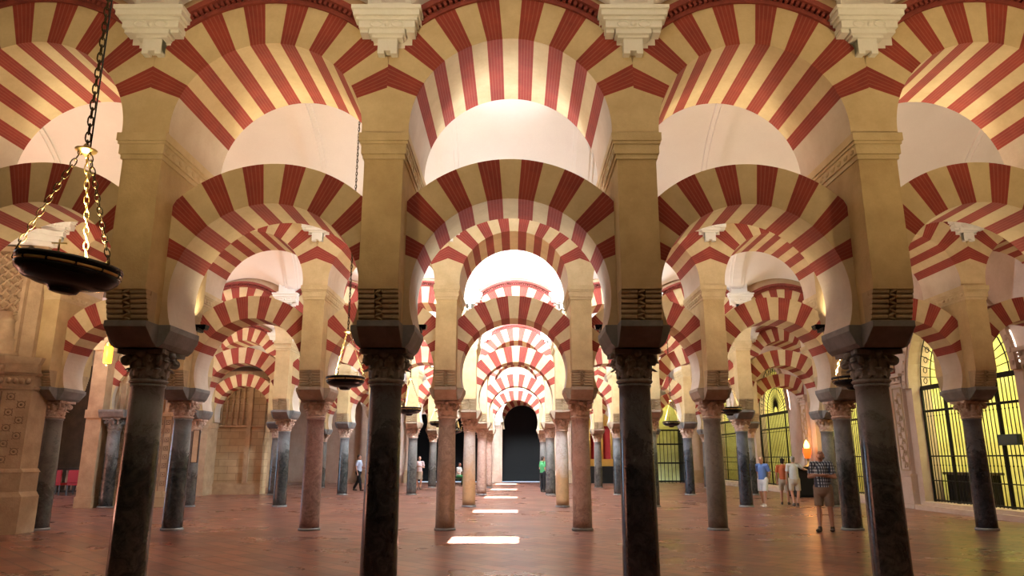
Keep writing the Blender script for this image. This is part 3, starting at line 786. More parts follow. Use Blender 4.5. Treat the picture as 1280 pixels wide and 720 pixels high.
for j in range(6): b.box(-3.2, -.46, -.02, 0, 1.37 + .33 * j, 1.385 + .33 * j)
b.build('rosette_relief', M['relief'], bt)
b = MB(); lay(b, 3.0, 3.06, .03, .06); lay(b, 3.06, 3.3, .02); lay(b, 3.3, 3.36, .05, .09); lay(b, 3.36, 3.55, .05); lay(b, 3.55, 3.7, .07, .12)
for k in range(14):
    b.ball((-.52 - .17 * k, -.03, 3.18), (.06, .05, .07), 0, 8); b.ball((-.52 - .17 * k, -.06, 3.45), (.05, .04, .06), 0, 8)
for k in range(4):
    t = .15 + .23 * k; b.ball((-.45 * (1 - t), .25 * t - .02, 3.18), (.06, .05, .07), 0, 8)
b.build('frieze', M['carved'], bt)
b = MB(); lay(b, 3.7, 6.3, -.12)
b.build('upper_block', M['carved'], bt)
for cx in (-.72, -2.0):
    b = MB()      # squat balusters standing on the frieze
    b.lathe([(0, 3.7), (.36, 3.7), (.38, 3.76), (.33, 3.82), (.31, 4.0), (.34, 4.06), (.28, 4.12), (.27, 4.22), (.22, 4.3), (.2, 4.45), (.23, 4.5), (.17, 4.55), (.15, 4.7), (0, 4.7)], 20, (cx, .12, 0))
    b.build('baluster', M['carved'], bt)
b = MB()
for i in range(9):           # interlaced lattice panel
    for j in range(6):
        cx, cz = -.50 - .16 * i, 4.75 + .22 * j + (.11 if i % 2 else 0)
        b.tube([(cx - .1, .11, cz - .1), (cx, .07, cz), (cx + .1, .11, cz + .1)], .025, 6); b.tube([(cx + .1, .11, cz - .1), (cx, .09, cz), (cx - .1, .11, cz + .1)], .025, 6)
for k in range(5): b.tube([(-.50 - .32 * k + .12 * math.cos(t), .1, 4.55 + .12 * math.sin(t)) for t in [PI * q / 10 for q in range(11)]], .025, 6)
b.box(-.44, -.36, .05, .16, 3.8, 6.2); b.box(-2.3, -.36, .05, .16, 6.1, 6.2)
b.build('lattice', M['carved'], bt)
b = MB(); 
for k, (o, z0, z1) in enumerate([(0, 6.25, 6.35), (.1, 6.35, 6.5), (.16, 6.5, 6.6)]): lay(b, z0, z1, o)
b.build('cap_moulding', M['white'], bt)

# carved spur wall closing the third arcade at the left
def spur(x0, x1, y, label, kind):
    o = empty('spur_wall', ((x0 + x1) / 2, y, 0)); tag(o, label, 'wall panel'); h = (x1 - x0) / 2
    b = MB(); b.box(-h, h, 0, .8, 0, 5.4); b.build('wall_block', M['tan_wall'] if kind else M['carved'], o)
    b = MB()
    b.box(-h - .05, h + .05, -.1, .02, 0, .42); b.box(-h - .03, h + .03, -.06, .02, .42, .5); b.box(-h - .03, h + .03, -.08, .02, 2.9, 2.98)
    b.build('plinth', M['carved'] if kind else M['tan_wall'], o, .01)
    b = MB()
    if kind:       # blind tracery: slender colonnettes with knotted rings, in an arched frame
        for k in range(6):
            x = -.62 + .25 * k
            b.tube([(x, -.05, 2.98), (x, -.05, 5.0)], .045, 8); b.ball((x, -.06, 4.0), (.08, .07, .05), 0, 8); b.ball((x, -.06, 4.12), (.08, .07, .05), 0, 8)
        for k in range(5): b.tube([(-.5 + .25 * k + .12 * math.cos(t), -.05, 4.6 + .12 * math.sin(t)) for t in [PI * q / 8 for q in range(9)]], .03, 6)
        for s in (-1, 1): b.box(s * .92 - .1, s * .92 + .1, -.12, .02, .5, 5.2)
        b.box(-1.0, 1.0, -.12, .02, 5.0, 5.2)
        b.build('blind_tracery', M['carved'], o)
    else:
        for i in range(9):
            for j in range(8):
                rosette(b, (-h + .22 + (2 * h - .4) * i / 8, -.01, .75 + .28 * j), .07, (0, -1, 0))
        for i in range(10): b.box(-h + .05 + (2 * h - .1) * i / 9 - .012, -h + .05 + (2 * h - .1) * i / 9 + .012, -.03, .01, .5, 2.9)
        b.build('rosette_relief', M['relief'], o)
        b = MB()
        for k in range(10):
            x = -h + .2 + (2 * h - .4) * k / 9; b.tube([(x, -.03, 3.05), (x, -.03, 4.9)], .04, 8)
            b.ball((x, -.03, 4.0), (.07, .06, .05), 0, 8)
        b.build('colonnette_relief', M['carved'], o)
spur(-13.5, -11.15, ROWS[2] - .2, 'carved tan wall with rosette panels behind the column at left', 0)
spur(-14.4, -11.25, ROWS[3] + .3, 'plain tan wall with blind tracery above, behind the dark columns at left', 1)
xc = copy_tree(bpy.data.objects['marble_column.001']); xc.location = (-13.15, ROWS[2] - .55, 0); xc.rotation_euler = (0, 0, 0)
for ch in xc.children:
    if ch.name.startswith('impost'): ch.rotation_euler = (0, 0, PI / 2)
tag(xc, 'dark grey marble column standing before the end of the carved rosette wall', 'column')
ec = empty('engaged_column', (-14.3, ROWS[3] - .1, 0)); tag(ec, 'slim pinkish column on a pedestal against the tan traceried wall', 'column')
b = MB(); b.box(-.28, .28, -.28, .28, 0, .35); b.build('pedestal', M['carved'], ec, .01)
b = MB(); b.lathe([(0, .35), (.2, .35), (.2, .42), (.16, .45), (.15, 2.5), (0, 2.5)], 20); b.build('shaft', MB_['pinkdark'], ec)
b = MB(); b.lathe([(0, 2.5), (.17, 2.5), (.2, 2.54), (.15, 2.58), (.17, 2.75), (.26, 2.95), (0, 2.95)], 16); b.build('capital', M['cap_pale'], ec)

arched_wall('wall_left', M['pale_wall'], (-22.6, 60), (0, -1), 60, 9.6, [(30, 34, 2.6, 'round')], .4)
tag(bpy.data.objects['wall_left'], kind='structure')
for nm in ('wall_right', 'wall_far'): tag(bpy.data.objects[nm], kind='structure')
b = MB(); b.box(-26, 18, -8.2, -8, 0, 9.6); b.box(-10.6, -10.4, -8, ROWS[0] - HT, 0, 9.6); 
for r_ in range(1, 5): b.box(-22.6, XS[r_][0] - 2.9, ROWS[r_] - HT - .05, ROWS[r_] + HT + .05, 7.2, 9.0)
b.box(-26, 18, -8.2, ROWS[0] - 7.87 + HT + .05, 9.0, 9.2); b.box(10.4, 18, 1, ROWS[0] + HT, 9.0, 9.2); b.box(-26, -10.4, 1, ROWS[0], 9.0, 9.2); b.box(17.8, 18, -8, 9, 0, 9.2); b.box(-15, -7.5, ROWS[0] - HT, ROWS[0] + HT, 7.3, 9.0); b.box(7.4, 13.4, ROWS[0] - HT, ROWS[0] + HT, 7.3, 9.0); tag(b.build('wall_back', M['carved_dark']), kind='structure')
b = MB(); b.box(-22.6, -14.4, 35.6, 35.9, 0, 6); tag(b.build('wall_sideroom', M['carved_dark']), kind='structure')

# ------------------------------------------------------------------ hanging dish lamps
def link_ring(mb, c, d, k, L=.05, W_=.02, r=.005):
    d = d.normalized(); u = d.orthogonal().normalized(); v = d.cross(u); s = u if k % 2 else v
    mb.tube([c + d * (L / 2) * math.cos(t) + s * W_ * math.sin(t) for t in [2 * PI * i / 10 for i in range(10)]], r, 5, closed=True)
def chain(name, a, b_, mat, parent, step=.055, sz=(.075, .017, .0045)):
    a, b_ = Vector(a), Vector(b_); mb = MB(); n = max(2, int((b_ - a).length / step))
    for k in range(n + 1): link_ring(mb, a.lerp(b_, k / n), b_ - a, k, *sz)
    return mb.build(name, mat, parent)
def dish_lamp(loc, top, tilt=0, hz=.86):
    o = empty('dish_lamp', loc); T = Matrix.Rotation(tilt, 3, 'Y'); rot = (0, tilt, 0)
    def put(b, name, m): q = b.build(name, m, o); q.rotation_euler = rot
    b = MB(); b.lathe([(0, -.165), (.06, -.165), (.085, -.158), (.10, -.135), (.11, -.122), (.19, -.112), (.27, -.085), (.322, -.04), (.333, -.01), (.325, .006), (.31, -.01), (.25, -.05), (.1, -.08), (0, -.085)], 48)
    put(b, 'bowl', M['black'])
    b = MB(); b.tube([(.326 * math.cos(t), .326 * math.sin(t), .012) for t in [2 * PI * i / 48 for i in range(48)]], .012, 6, closed=True)
    put(b, 'brass_ring', M['brass'])
    b = MB(); b.lathe([(.318, .02), (.338, .02), (.341, .05), (.333, .065), (.315, .065), (.31, .045), (.318, .02)], 48)
    for k in range(12):
        a = 2 * PI * (k + .3) / 12; b.box(.333 * math.cos(a) - .006, .333 * math.cos(a) + .006, .333 * math.sin(a) - .006, .333 * math.sin(a) + .006, 0, .025)
    put(b, 'rim', M['black'])
    b = MB(); b.lathe([(0, -.03), (.12, -.03), (.14, .0), (.14, .02), (0, .02)], 20); put(b, 'lamp_glass', M['bulb'])
    for k, m in enumerate(('brass_old', 'brass_old', 'brass')):
        a = R(225 + 120 * k); p = T @ Vector((.325 * math.cos(a), .325 * math.sin(a), .078)); p2 = p + Vector((0, 0, .015))
        b = MB(); b.ball(tuple(p), .015, 0, 8); b.build('chain_lug', M['brass'], o)
        chain('chain', tuple(p2), (.03 * math.cos(a), .03 * math.sin(a), hz), M[m], o)
    p = T @ Vector((.1, -.3, .06)); b = MB(); b.tube([tuple(p), (p.x, p.y, p.z + .09)], .006, 6); b.tube([(p.x - .05, p.y, p.z + .065), (p.x + .05, p.y, p.z + .06)], .006, 6); b.build('cross_pin', M['brass'], o)
    b = MB(); b.lathe([(0, hz - .02), (.03, hz - .02), (.07, hz + .005), (.075, hz + .015), (.03, hz + .03), (.015, hz + .06), (0, hz + .06)], 20); b.build('canopy', M['brass'], o)
    chain('hanging_chain', (0, 0, hz + .05), (0, 0, top - loc[2]), M['brass_old'], o, .065, (.09, .018, .0055))
    b = MB(); b.tube([(.015, .02, hz + .02), (.014, .02, top - loc[2])], .006, 5); b.build('cable', M['black'], o)
    return o
def uplight(loc, e, s=1.0, col=WARM):
    area('lamp_and_fill_uplight', (loc[0], loc[1], loc[2] + .05), (0, 0, 1), .5, .5, e * s, col, 'DISK', 165)
near = dish_lamp((-2.84, 4.42, 2.70), 9.6, R(7), .90)
tag(near, 'large black dish lamp on chains hanging nearest the viewer at upper left', 'hanging lamp', 'black dish lamps')
near.scale = (.9, .9, .9)
for q, e in (((-2.85, 4.42, 2.76), 185), ((6.1, 4.42, 2.76), 195), ((-2.8, -3.3, 2.8), 520), ((3.0, -3.3, 2.8), 520)): uplight(q, e, 1, YEL)  # first lies in the near dish; the two behind the viewer are added fill
base = dish_lamp((0, 0, 0), 6.06)
first = True
NV = ['between the first and second arcades', 'between the second and third arcades', 'between the third and fourth arcades', 'between the fourth and fifth arcades']
for i in range(4):
    y = (ROWS[i] + ROWS[i + 1]) / 2
    for x in (-3.02, 6.05 if i else 5.95):
        o = base if first else copy_tree(base); first = False
        o.location = (x, y, 2.88); o.rotation_euler = (0, 0, random.random() * 2)
        tag(o, 'black dish lamp hanging %s, %s of the aisle' % (NV[i], 'left' if x < 0 else 'right'), 'hanging lamp', 'black dish lamps')
        uplight((x, y, 2.93), 190)
    if i: uplight((-12.2, y, 2.93), 240)
    else: uplight((-9.8, y, 3.0), 230); uplight((11.2, y, 3.0), 60)  # no dish lamps here; light added to brighten the outer bays

# unseen floodlights added behind the arches to brighten their soffits
def floodlight(x, y, aim, e, col, label, z=3.16):
    o = empty('floodlight', (x, y, z)); tag(o, label, 'floodlight', 'added floodlights behind the arches')
    b = MB(); b.box(-.07, .07, -.05, .05, .04, .10, 0, (-.01, -.02)); b.build('lamp_housing', M['black'], o, .005)
    b = MB(); b.box(-.02, .02, -.16, .03, .0, .045); b.build('bracket', M['iron'], o)
    p = Vector((x, y, z + .16)); q = area('added_floodlight_beam', p, Vector(aim) - p, .12, .12, e, col, 'RECTANGLE', 130)
for k, (xa, xb) in enumerate(zip(XS[0], XS[0][1:])):
    c = (xa + xb) / 2; centre = abs(c) < 1
    for x, sx in ((xa, 1), (xb, -1)):
        floodlight(x + sx * .33, ROWS[0] + .56, (c + sx * .1, ROWS[0] + .05, 6.6), 9 if centre else 6, (.92, .96, 1) if centre else (1, .84, .56),
                   'unseen added floodlight behind the front arcade, %s, %s side' % (bay_place(c), 'left' if sx > 0 else 'right'))
        o = floodlight(x + sx * .13, ROWS[0] + 1.0, (c - sx * .3, ROWS[0] + .1, 6.62), 26 if centre else 13, (.90, .95, 1) if centre else (1, .84, .56),
                       'unseen added floodlight high behind the front arcade, %s, %s side' % (bay_place(c), 'left' if sx > 0 else 'right'), 5.2)
# amber lanterns in the left side room
def lantern(loc, s, top, label):
    o = empty('amber_lantern', loc); o.scale = (s, s, s); tag(o, label, 'lantern')
    b = MB(); b.lathe([(0, -.33), (.09, -.33), (.12, -.3), (.12, .25), (.1, .27), (0, .27)], 16); b.build('glass', M['amber'], o)
    b = MB(); b.lathe([(.13, .2), (.14, .2), (.14, .24), (.13, .24)], 16); b.lathe([(0, .4), (.03, .38), (.12, .28), (.14, .26), (.12, .25), (0, .25)], 16); b.lathe([(0, -.4), (.04, -.38), (.1, -.33), (0, -.32)], 16)
    b.build('metal_cap', M['brass'], o)
    b = MB(); b.tube([(0, 0, .38), (0, 0, (top - loc[2]) / s)], .01, 5); b.build('rod', M['iron'], o)
    l = bpy.data.lights.new('lantern_light', 'POINT'); l.energy = 60; l.color = (1, .6, .2); l.shadow_soft_size = .15
    q = bpy.data.objects.new('lantern_light', l); C.objects.link(q); q.location = (loc[0], loc[1] - .4, loc[2])
lantern((-11.75, 20.63, 4.5), .95, 8.95, 'glowing amber lantern hanging beside the leftmost front column')
lantern((-16.1, 28.5, 3.85), .8, 8.95, 'small amber lantern hanging deep in the left side room')
# red votive lamp
o = empty('votive_lamp', (WALL_R - .45, 31.2, 1.25)); tag(o, 'glowing red votive lamp with a bright flame on the black stand at right', 'lamp')
b = MB(); b.lathe([(0, .3), (.1, .3), (.15, .45), (.17, .68), (.165, .7), (0, .7)], 16); b.build('glass', glow('red votive glass', (1, .10, .01), 2.2), o)
b = MB(); b.lathe([(0, .7), (.1, .72), (.12, .82), (.06, .98), (0, 1.06)], 12); b.build('flame', glow('flame', (1, .55, .12), 8), o)
b = MB(); b.lathe([(0, -.05), (.18, -.05), (.16, 0), (.04, .05), (.03, .25), (.09, .3), (0, .3)], 16); b.build('foot', M['brass'], o)
l = bpy.data.lights.new('votive_light', 'POINT'); l.energy = 40; l.color = (1, .45, .12); l.shadow_soft_size = .12
q = bpy.data.objects.new('votive_light', l); C.objects.link(q); q.location = (WALL_R - .6, 30.9, 2.45)
o = empty('black_stand', (WALL_R - .65, 30.9, 0)); tag(o, 'black covered stand below the red votive lamp', 'stand')
b = MB(); b.box(-.6, .5, -.55, .55, .06, 1.12); b.build('stand_body', M['dark'], o, .02); b = MB(); b.box(-.66, .56, -.6, .6, 1.12, 1.2); b.build('stand_top', M['black'], o, .01)
b = MB(); b.box(-.62, .52, -.57, .57, 0, .06); b.build('stand_base', M['black'], o)

# information boards fixed beside columns at the left
for (x, y, lb) in ((-10.80, 16.44, 'tall narrow tan information board on the leftmost grey column'), (-10.53, 24.22, 'tall narrow tan information board on the smaller column behind')):
    o = empty('information_board', (x, y, 1.42)); tag(o, lb, 'board')
    b = MB(); b.box(-.09, .09, -.025, .025, 0, 1.02); b.build('board', M['carved'], o, .004)
    b = MB(); b.box(-.11, -.09, -.035, .035, -.02, 1.04); b.box(.09, .11, -.035, .035, -.02, 1.04); b.box(-.09, .09, -.035, .035, -.02, 0); b.box(-.09, .09, -.035, .035, 1.02, 1.04)
    b.build('board_frame', M['darkwood'], o)
# grey-green notice box fixed to the near grille
o = empty('notice_box', (WALL_R + .2, 19.3, 2.02)); tag(o, 'dark grey notice box fixed to the near iron grille', 'notice box')
b = MB(); b.box(-.04, .04, -.42, .42, -.14, .14); b.build('box_body', plain('grey green paint', (.04, .06, .05), .5), o, .01)
b = MB(); b.box(-.055, -.04, -.38, .38, -.1, .1); b.build('box_panel', plain('grey green panel', (.055, .08, .07), .4), o)
# bench inside the near chapel
o = empty('wooden_bench', (WALL_R + 1.4, 19.6, 0)); tag(o, 'dark wooden bench with back rails behind the near iron grille', 'bench')
for (ya, za, zb, nm) in ((-.75, 0, 1.0, 'leg'), (.75, 0, 1.0, 'leg')):
    for xx in (-.22, .22): b = MB(); b.box(xx - .03, xx + .03, ya - .03, ya + .03, 0, 1.0 if xx > 0 else .45); b.build('leg', M['darkwood'], o)
b = MB(); b.box(-.26, .26, -.8, .8, .43, .48); b.build('seat', M['darkwood'], o, .005)
for z in (.6, .75, .92): b = MB(); b.box(.19, .24, -.8, .8, z, z + .08); b.build('back_rail', M['darkwood'], o)

# red chairs in the left side room
def red_chair(loc, rz, lb):
    o = empty('red_chair', loc, rz); tag(o, lb, 'chair', 'red chairs of the left side room')
    b = MB(); b.box(-.27, .27, -.27, .27, .4, .5); b.build('seat', M['redcloth'], o, .02)
    b = MB(); b.box(-.27, .27, .22, .3, .5, 1.05); b.build('backrest', M['redcloth'], o, .03)
    for x in (-.24, .24):
        for y in (-.24, .24): b = MB(); b.box(x - .02, x + .02, y - .02, y + .02, 0, .42); b.build('leg', M['darkwood'], o)
for k, (x, y) in enumerate([(-20.0, 32.6), (-19.2, 32.6), (-18.4, 32.4), (-18.9, 34.0)]):
    red_chair((x, y, 0), PI + random.uniform(-.2, .2), 'red upholstered chair in the left side room, %s' % ['leftmost', 'middle of the front three', 'nearest the tan carved wall', 'standing behind the front three'][k])
# balustrade behind them
o = empty('balustrade', (-19.4, 35.0, 0)); tag(o, 'low dark balustrade behind the red chairs', 'balustrade')
for k in range(16):
    b = MB(); b.lathe([(0, .1), (.05, .1), (.03, .3), (.06, .55), (.03, .8), (.05, 1.0), (0, 1.0)], 8, (-2 + .27 * k, 0, 0)); b.build('baluster', M['pale_wall'], o)
b = MB(); b.box(-2.2, 2.3, -.1, .1, 0, .1); b.box(-2.2, 2.3, -.12, .12, 1.0, 1.1); b.build('rail', M['darkwood'], o)

# ------------------------------------------------------------------ people
def cap_(bm, a, b_, ra, rb, flat=False, n=14):
    """tapered limb between two joints, round-ended unless flat"""
    a, b_ = Vector(a), Vector(b_); d = (b_ - a).normalized(); u = d.orthogonal().normalized(); v = d.cross(u)
    prof = []
    if flat: prof = [(0, a, 0), (ra, a, 0), (rb, b_, 0), (0, b_, 0)]
    else:
        for k in range(5): t = PI / 2 * (1 - k / 4); prof.append((ra * math.cos(t), a, -ra * math.sin(t)))
        for k in range(5): t = PI / 2 * k / 4; prof.append((rb * math.cos(t), b_, rb * math.sin(t)))
    rings = []
    for r_, p, o in prof: rings.append([bm.verts.new(p + d * o + (u * math.cos(2 * PI * i / n) + v * math.sin(2 * PI * i / n)) * max(r_, 1e-4)) for i in range(n)])
    for A, B in zip(rings, rings[1:]):
        for i in range(n): bm.faces.new([A[i], A[(i + 1) % n], B[(i + 1) % n], B[i]])
    bm.faces.new(rings[0][::-1]); bm.faces.new(rings[-1])
def ell(bm, c, r, rot=None, n=16):
    m = Matrix.Translation(Vector(c)) @ (rot.to_4x4() if rot else Matrix.Identity(4)) @ Matrix.Diagonal((*r, 1))
    bmesh.ops.create_uvsphere(bm, u_segments=n, v_segments=n // 2 + 2, radius=1, matrix=m)
def fuse(bm, name, mat, parent, vox, smooth=4):
    me = bpy.data.meshes.new(name); bm.to_mesh(me); bm.free()
    o = bpy.data.objects.new(name, me); C.objects.link(o)
    r_ = o.modifiers.new('r', 'REMESH'); r_.mode = 'VOXEL'; r_.voxel_size = vox; r_.use_smooth_shade = True
    s_ = o.modifiers.new('s', 'SMOOTH'); s_.iterations = smooth; s_.factor = .5
    dg = bpy.context.evaluated_depsgraph_get(); me2 = bpy.data.meshes.new_from_object(o.evaluated_get(dg)); me2.name = name
    o.modifiers.clear(); o.data = me2; me2.materials.clear(); me2.materials.append(mat)
    me2.polygons.foreach_set('use_smooth', [True] * len(me2.polygons)); o.parent = parent
    return o
SKIN = plain('warm skin', (.52, .27, .18), .55); SKIN2 = plain('tanned skin', (.52, .29, .21), .55)  # even skin colours of the figures
def person(loc, rz, H, shirt, legs, shoes, hair, J, label, vox=.014, skin=SKIN, short=True, sleeve=.75, head_tilt=0, head_turn=0, bald=False, heavy=1.0, skirt=False, hands=None):
    """local frame: the figure faces -y, its left is +x; J overrides joints (metres for a 1.75 m person, scaled to H)"""
    k = H / 1.75
    D = dict(pel=(0, 0, .95), waist=(0, 0, 1.08), chest=(0, .01, 1.30), neck=(0, .02, 1.47), head=(0, -.01, 1.62),
             shl=(.19, .01, 1.42), shr=(-.19, .01, 1.42), ell_=(.25, .03, 1.13), elr=(-.25, .03, 1.13), wrl=(.26, -.06, .88), wrr=(-.26, -.06, .88),
             hil=(.10, 0, .92), hir=(-.10, 0, .92), knl=(.115, -.01, .50), knr=(-.115, -.01, .50), anl=(.12, .02, .09), anr=(-.12, .02, .09))
    D.update(J); P = {a: Vector(b_) * k for a, b_ in D.items()}
    o = empty('person', loc, rz); tag(o, label, 'person')
    h = heavy
    bm = bmesh.new()
    cap_(bm, P['pel'], P['waist'], .135 * k * h, .125 * k * h); cap_(bm, P['waist'], P['chest'], .125 * k * h, .14 * k); cap_(bm, P['chest'], P['chest'].lerp(P['neck'], .6), .14 * k, .085 * k)
    cap_(bm, P['shl'], P['shr'], .06 * k, .06 * k)
    tilt = Matrix.Rotation(R(head_turn), 3, 'Z') @ Matrix.Rotation(R(head_tilt), 3, 'X')
    hc = P['head']; F = lambda x, y, z: hc + tilt @ (Vector((x, y, z)) * k)
    cap_(bm, P['neck'] - Vector((0, 0, .05)), F(0, .02, -.06), .058 * k, .052 * k)
    ell(bm, F(0, .008, .025), (.076 * k, .094 * k, .095 * k), tilt); ell(bm, F(0, -.022, -.045), (.056 * k, .062 * k, .066 * k), tilt)
    cap_(bm, F(0, -.08, .01), F(0, -.104, -.025), .009 * k, .015 * k)             # nose
    ell(bm, F(0, -.078, -.062), (.026 * k, .012 * k, .007 * k), tilt); ell(bm, F(0, -.074, -.075), (.022 * k, .013 * k, .008 * k), tilt)   # lips
    ell(bm, F(0, -.068, -.10), (.024 * k, .02 * k, .016 * k), tilt)               # chin
    ell(bm, F(0, -.08, .03), (.055 * k, .014 * k, .009 * k), tilt)                # brow
    for s in (-1, 1): ell(bm, F(s * .077, .012, -.005), (.011 * k, .02 * k, .03 * k), tilt)
    for sh, el, wr in (('shl', 'ell_', 'wrl'), ('shr', 'elr', 'wrr')):
        cap_(bm, P[sh], P[el], .052 * k, .04 * k); cap_(bm, P[el], P[wr], .041 * k, .026 * k)
        d = (P[wr] - P[el]).normalized() if not (hands and wr in hands) else Vector(hands[wr]).normalized()
        side = d.cross(Vector((0, 0, 1))); side = side.normalized() if side.length > .1 else Vector((0, -1, 0)); up = side.cross(d)
        w_ = P[wr]
        for q in (-1.5, -.5, .5, 1.5):      # palm and four fingers, softly bent
            kn = w_ + d * .085 * k + side * q * .019 * k
            cap_(bm, w_ + side * q * .012 * k, kn, .015 * k, .012 * k, n=8)
            L = (.07, .08, .075, .058)[int(q + 1.5)] * k
            m_ = kn + d * L * .5 - up * .006; cap_(bm, kn, m_, .0095 * k, .009 * k, n=8); cap_(bm, m_, m_ + d * L * .42 - up * .02, .009 * k, .0075 * k, n=8)
        sg = -1 if wr == 'wrl' else 1
        t0 = w_ + d * .03 * k + side * sg * -.02 * k; t1 = t0 + d * .035 * k - side * sg * .025 * k
        cap_(bm, t0, t1, .013 * k, .011 * k, n=8); cap_(bm, t1, t1 + d * .03 * k, .011 * k, .008 * k, n=8)
    for hi, kn, an in (('hil', 'knl', 'anl'), ('hir', 'knr', 'anr')):
        cap_(bm, P[hi], P[kn], .088 * k, .055 * k)
        mid = P[kn].lerp(P[an], .35) + Vector((0, .012, 0)); cap_(bm, P[kn], mid, .055 * k, .056 * k); cap_(bm, mid, P[an], .054 * k, .034 * k)
    fuse(bm, 'body', skin, o, vox, 3)
    v2 = max(vox, .011)
    bm = bmesh.new()                          # shirt
    cap_(bm, P['pel'] + Vector((0, 0, -.02 * k)), P['waist'], .16 * k * h, .15 * k * h, True); cap_(bm, P['waist'], P['chest'], .15 * k * h, .158 * k); cap_(bm, P['chest'], P['chest'].lerp(P['neck'], .68), .158 * k, .09 * k)
    cap_(bm, P['shl'], P['shr'], .072 * k, .072 * k); cap_(bm, P['waist'] + Vector((0, 0, -.05)), P['waist'] + Vector((0, 0, .02)), .152 * k * h, .152 * k * h)
    for sh, el, wr in (('shl', 'ell_', 'wrl'), ('shr', 'elr', 'wrr')):
        if sleeve <= 1:
            cap_(bm, P[sh], P[sh].lerp(P[el], sleeve), .066 * k, .064 * k, True); ell(bm, P[sh], (.068 * k,) * 3)
        else:
            cap_(bm, P[sh], P[el], .066 * k, .054 * k); cap_(bm, P[el], P[el].lerp(P[wr], .9), .052 * k, .038 * k, True)
    for s in (-1, 1): cap_(bm, P['neck'] + Vector((s * .05, -.02, .015)) * k, P['neck'] + Vector((s * .02, -.08, -.06)) * k, .022 * k, .016 * k, n=8)     # collar
    sh_ = fuse(bm, 'shirt', shirt, o, v2, 3)
    bm = bmesh.new()                          # shorts, skirt or trousers
    cap_(bm, P['pel'] + Vector((0, 0, -.07 * k)), P['pel'] + Vector((0, 0, .10 * k)), .158 * k * h, .145 * k * h)
    for hi, kn, an in (('hil', 'knl', 'anl'), ('hir', 'knr', 'anr')):
        if skirt: continue
        if short: cap_(bm, P[hi] + Vector((0, 0, -.0)), P[hi].lerp(P[kn], .92), .105 * k, .095 * k, True); ell(bm, P[hi], (.108 * k,) * 3)
        else: cap_(bm, P[hi], P[kn], .102 * k, .075 * k); cap_(bm, P[kn], P[an] + Vector((0, 0, .0)), .075 * k, .062 * k, True)
    if skirt: cap_(bm, P['pel'] - Vector((0, 0, .02)), (P['knl'] + P['knr']) / 2 + Vector((0, 0, .02)), .15 * k, .2 * k, True)
    fuse(bm, 'skirt' if skirt else ('shorts' if short else 'trousers'), legs, o, v2, 2)
    for an in ('anl', 'anr'):
        bm = bmesh.new(); q = P[an]; g_ = -q.z
        s = 1 if an == 'anl' else -1
        ell(bm, (q.x, q.y + .01 * k, .045 * k), (.042 * k, .055 * k, .045 * k)); ell(bm, (q.x + s * .02 * k, q.y - .09 * k, .035 * k), (.048 * k, .10 * k, .035 * k)); cap_(bm, q, (q.x, q.y, .04 * k), .043 * k, .045 * k)
        fuse(bm, 'shoe', shoes, o, v2, 2)
    if not bald:
        bm = bmesh.new(); ell(bm, F(0, .03, .05), (.086 * k, .092 * k, .084 * k), tilt); ell(bm, F(0, .06, -.02), (.075 * k, .055 * k, .08 * k), tilt)
        fuse(bm, 'hair', hair, o, v2, 2)
    else:
        bm = bmesh.new()
        for s in (-1, 1): ell(bm, F(s * .055, .05, .0), (.03 * k, .052 * k, .04 * k), tilt)
        ell(bm, F(0, .075, -.01), (.06 * k, .03 * k, .045 * k), tilt); fuse(bm, 'hair', hair, o, .01, 2)
    bm = bmesh.new()
    for s in (-1, 1): ell(bm, F(s * .031, -.083, .006), (.012 * k, .008 * k, .007 * k), tilt, 8)
    me = bpy.data.meshes.new('eye'); bm.to_mesh(me); bm.free(); me.materials.append(hair); e = bpy.data.objects.new('eyes', me); C.objects.link(e); e.parent = o
    return o
def checked():
    m, n, l, p = nt('blue and white checked cotton'); tc = n.new('ShaderNodeTexCoord').outputs['Object']
    s = n.new('ShaderNodeSeparateXYZ'); l.new(tc, s.inputs[0])
    def stripe(v, f, th): return math_(n, l, 'GREATER_THAN', math_(n, l, 'FRACT', math_(n, l, 'MULTIPLY', v, f)), th)
    vx = stripe(math_(n, l, 'ADD', s.outputs[0], s.outputs[1]), 16, .5); hz = stripe(s.outputs[2], 15, .5)
    c = mixc(n, l, vx, (.03, .05, .10), (.42, .52, .62)); c = mixc(n, l, math_(n, l, 'MULTIPLY', hz, .75), c, (.025, .035, .06)); l.new(c, p.inputs['Base Color']); p.inputs['Roughness'].default_value = .85
    return m
H_grey = plain('grey hair', (.30, .26, .23), .7); H_dark = plain('dark brown hair', (.03, .02, .014), .6); H_fair = plain('fair hair', (.35, .22, .12), .6)
shoe_d = plain('dark brown shoes', (.045, .03, .022), .5); shoe_w = plain('white trainers', (.7, .7, .7), .6)
khaki = plain('khaki cotton', (.26, .20, .145), .85); white_c = plain('white cotton', (.72, .70, .68), .85); beige_c = plain('beige cotton', (.48, .40, .30), .85)
blue_c = plain('mid blue cotton', (.13, .22, .50), .85); pale_b = plain('pale blue cotton', (.42, .50, .68), .85); black_c = plain('black cotton', (.012, .012, .014), .8)
grey_c = plain('pale grey cotton', (.50, .49, .44), .85); green_c = plain('green cotton', (.06, .28, .10), .85); orange_c = plain('orange cotton', (.62, .16, .06), .85)
arms = dict(ell_=(.27, .0, 1.15), elr=(-.27, .0, 1.15), wrl=(-.07, -.235, 1.20), wrr=(.10, -.205, 1.20))
person((6.72, 16.35, 0), R(-38), 1.74, checked(), khaki, shoe_d, H_grey,
       dict(**arms, head=(0, .015, 1.61), anl=(.11, .05, .09), anr=(-.10, -.12, .09), knl=(.11, .0, .5), knr=(-.105, -.05, .5)),
       'man in a blue checked shirt and khaki shorts, arms crossed, looking up beside the column', .0085, SKIN2, head_tilt=-38, bald=True, heavy=1.12,
       hands=dict(wrl=(-.9, .45, .25), wrr=(.9, .45, .1)))
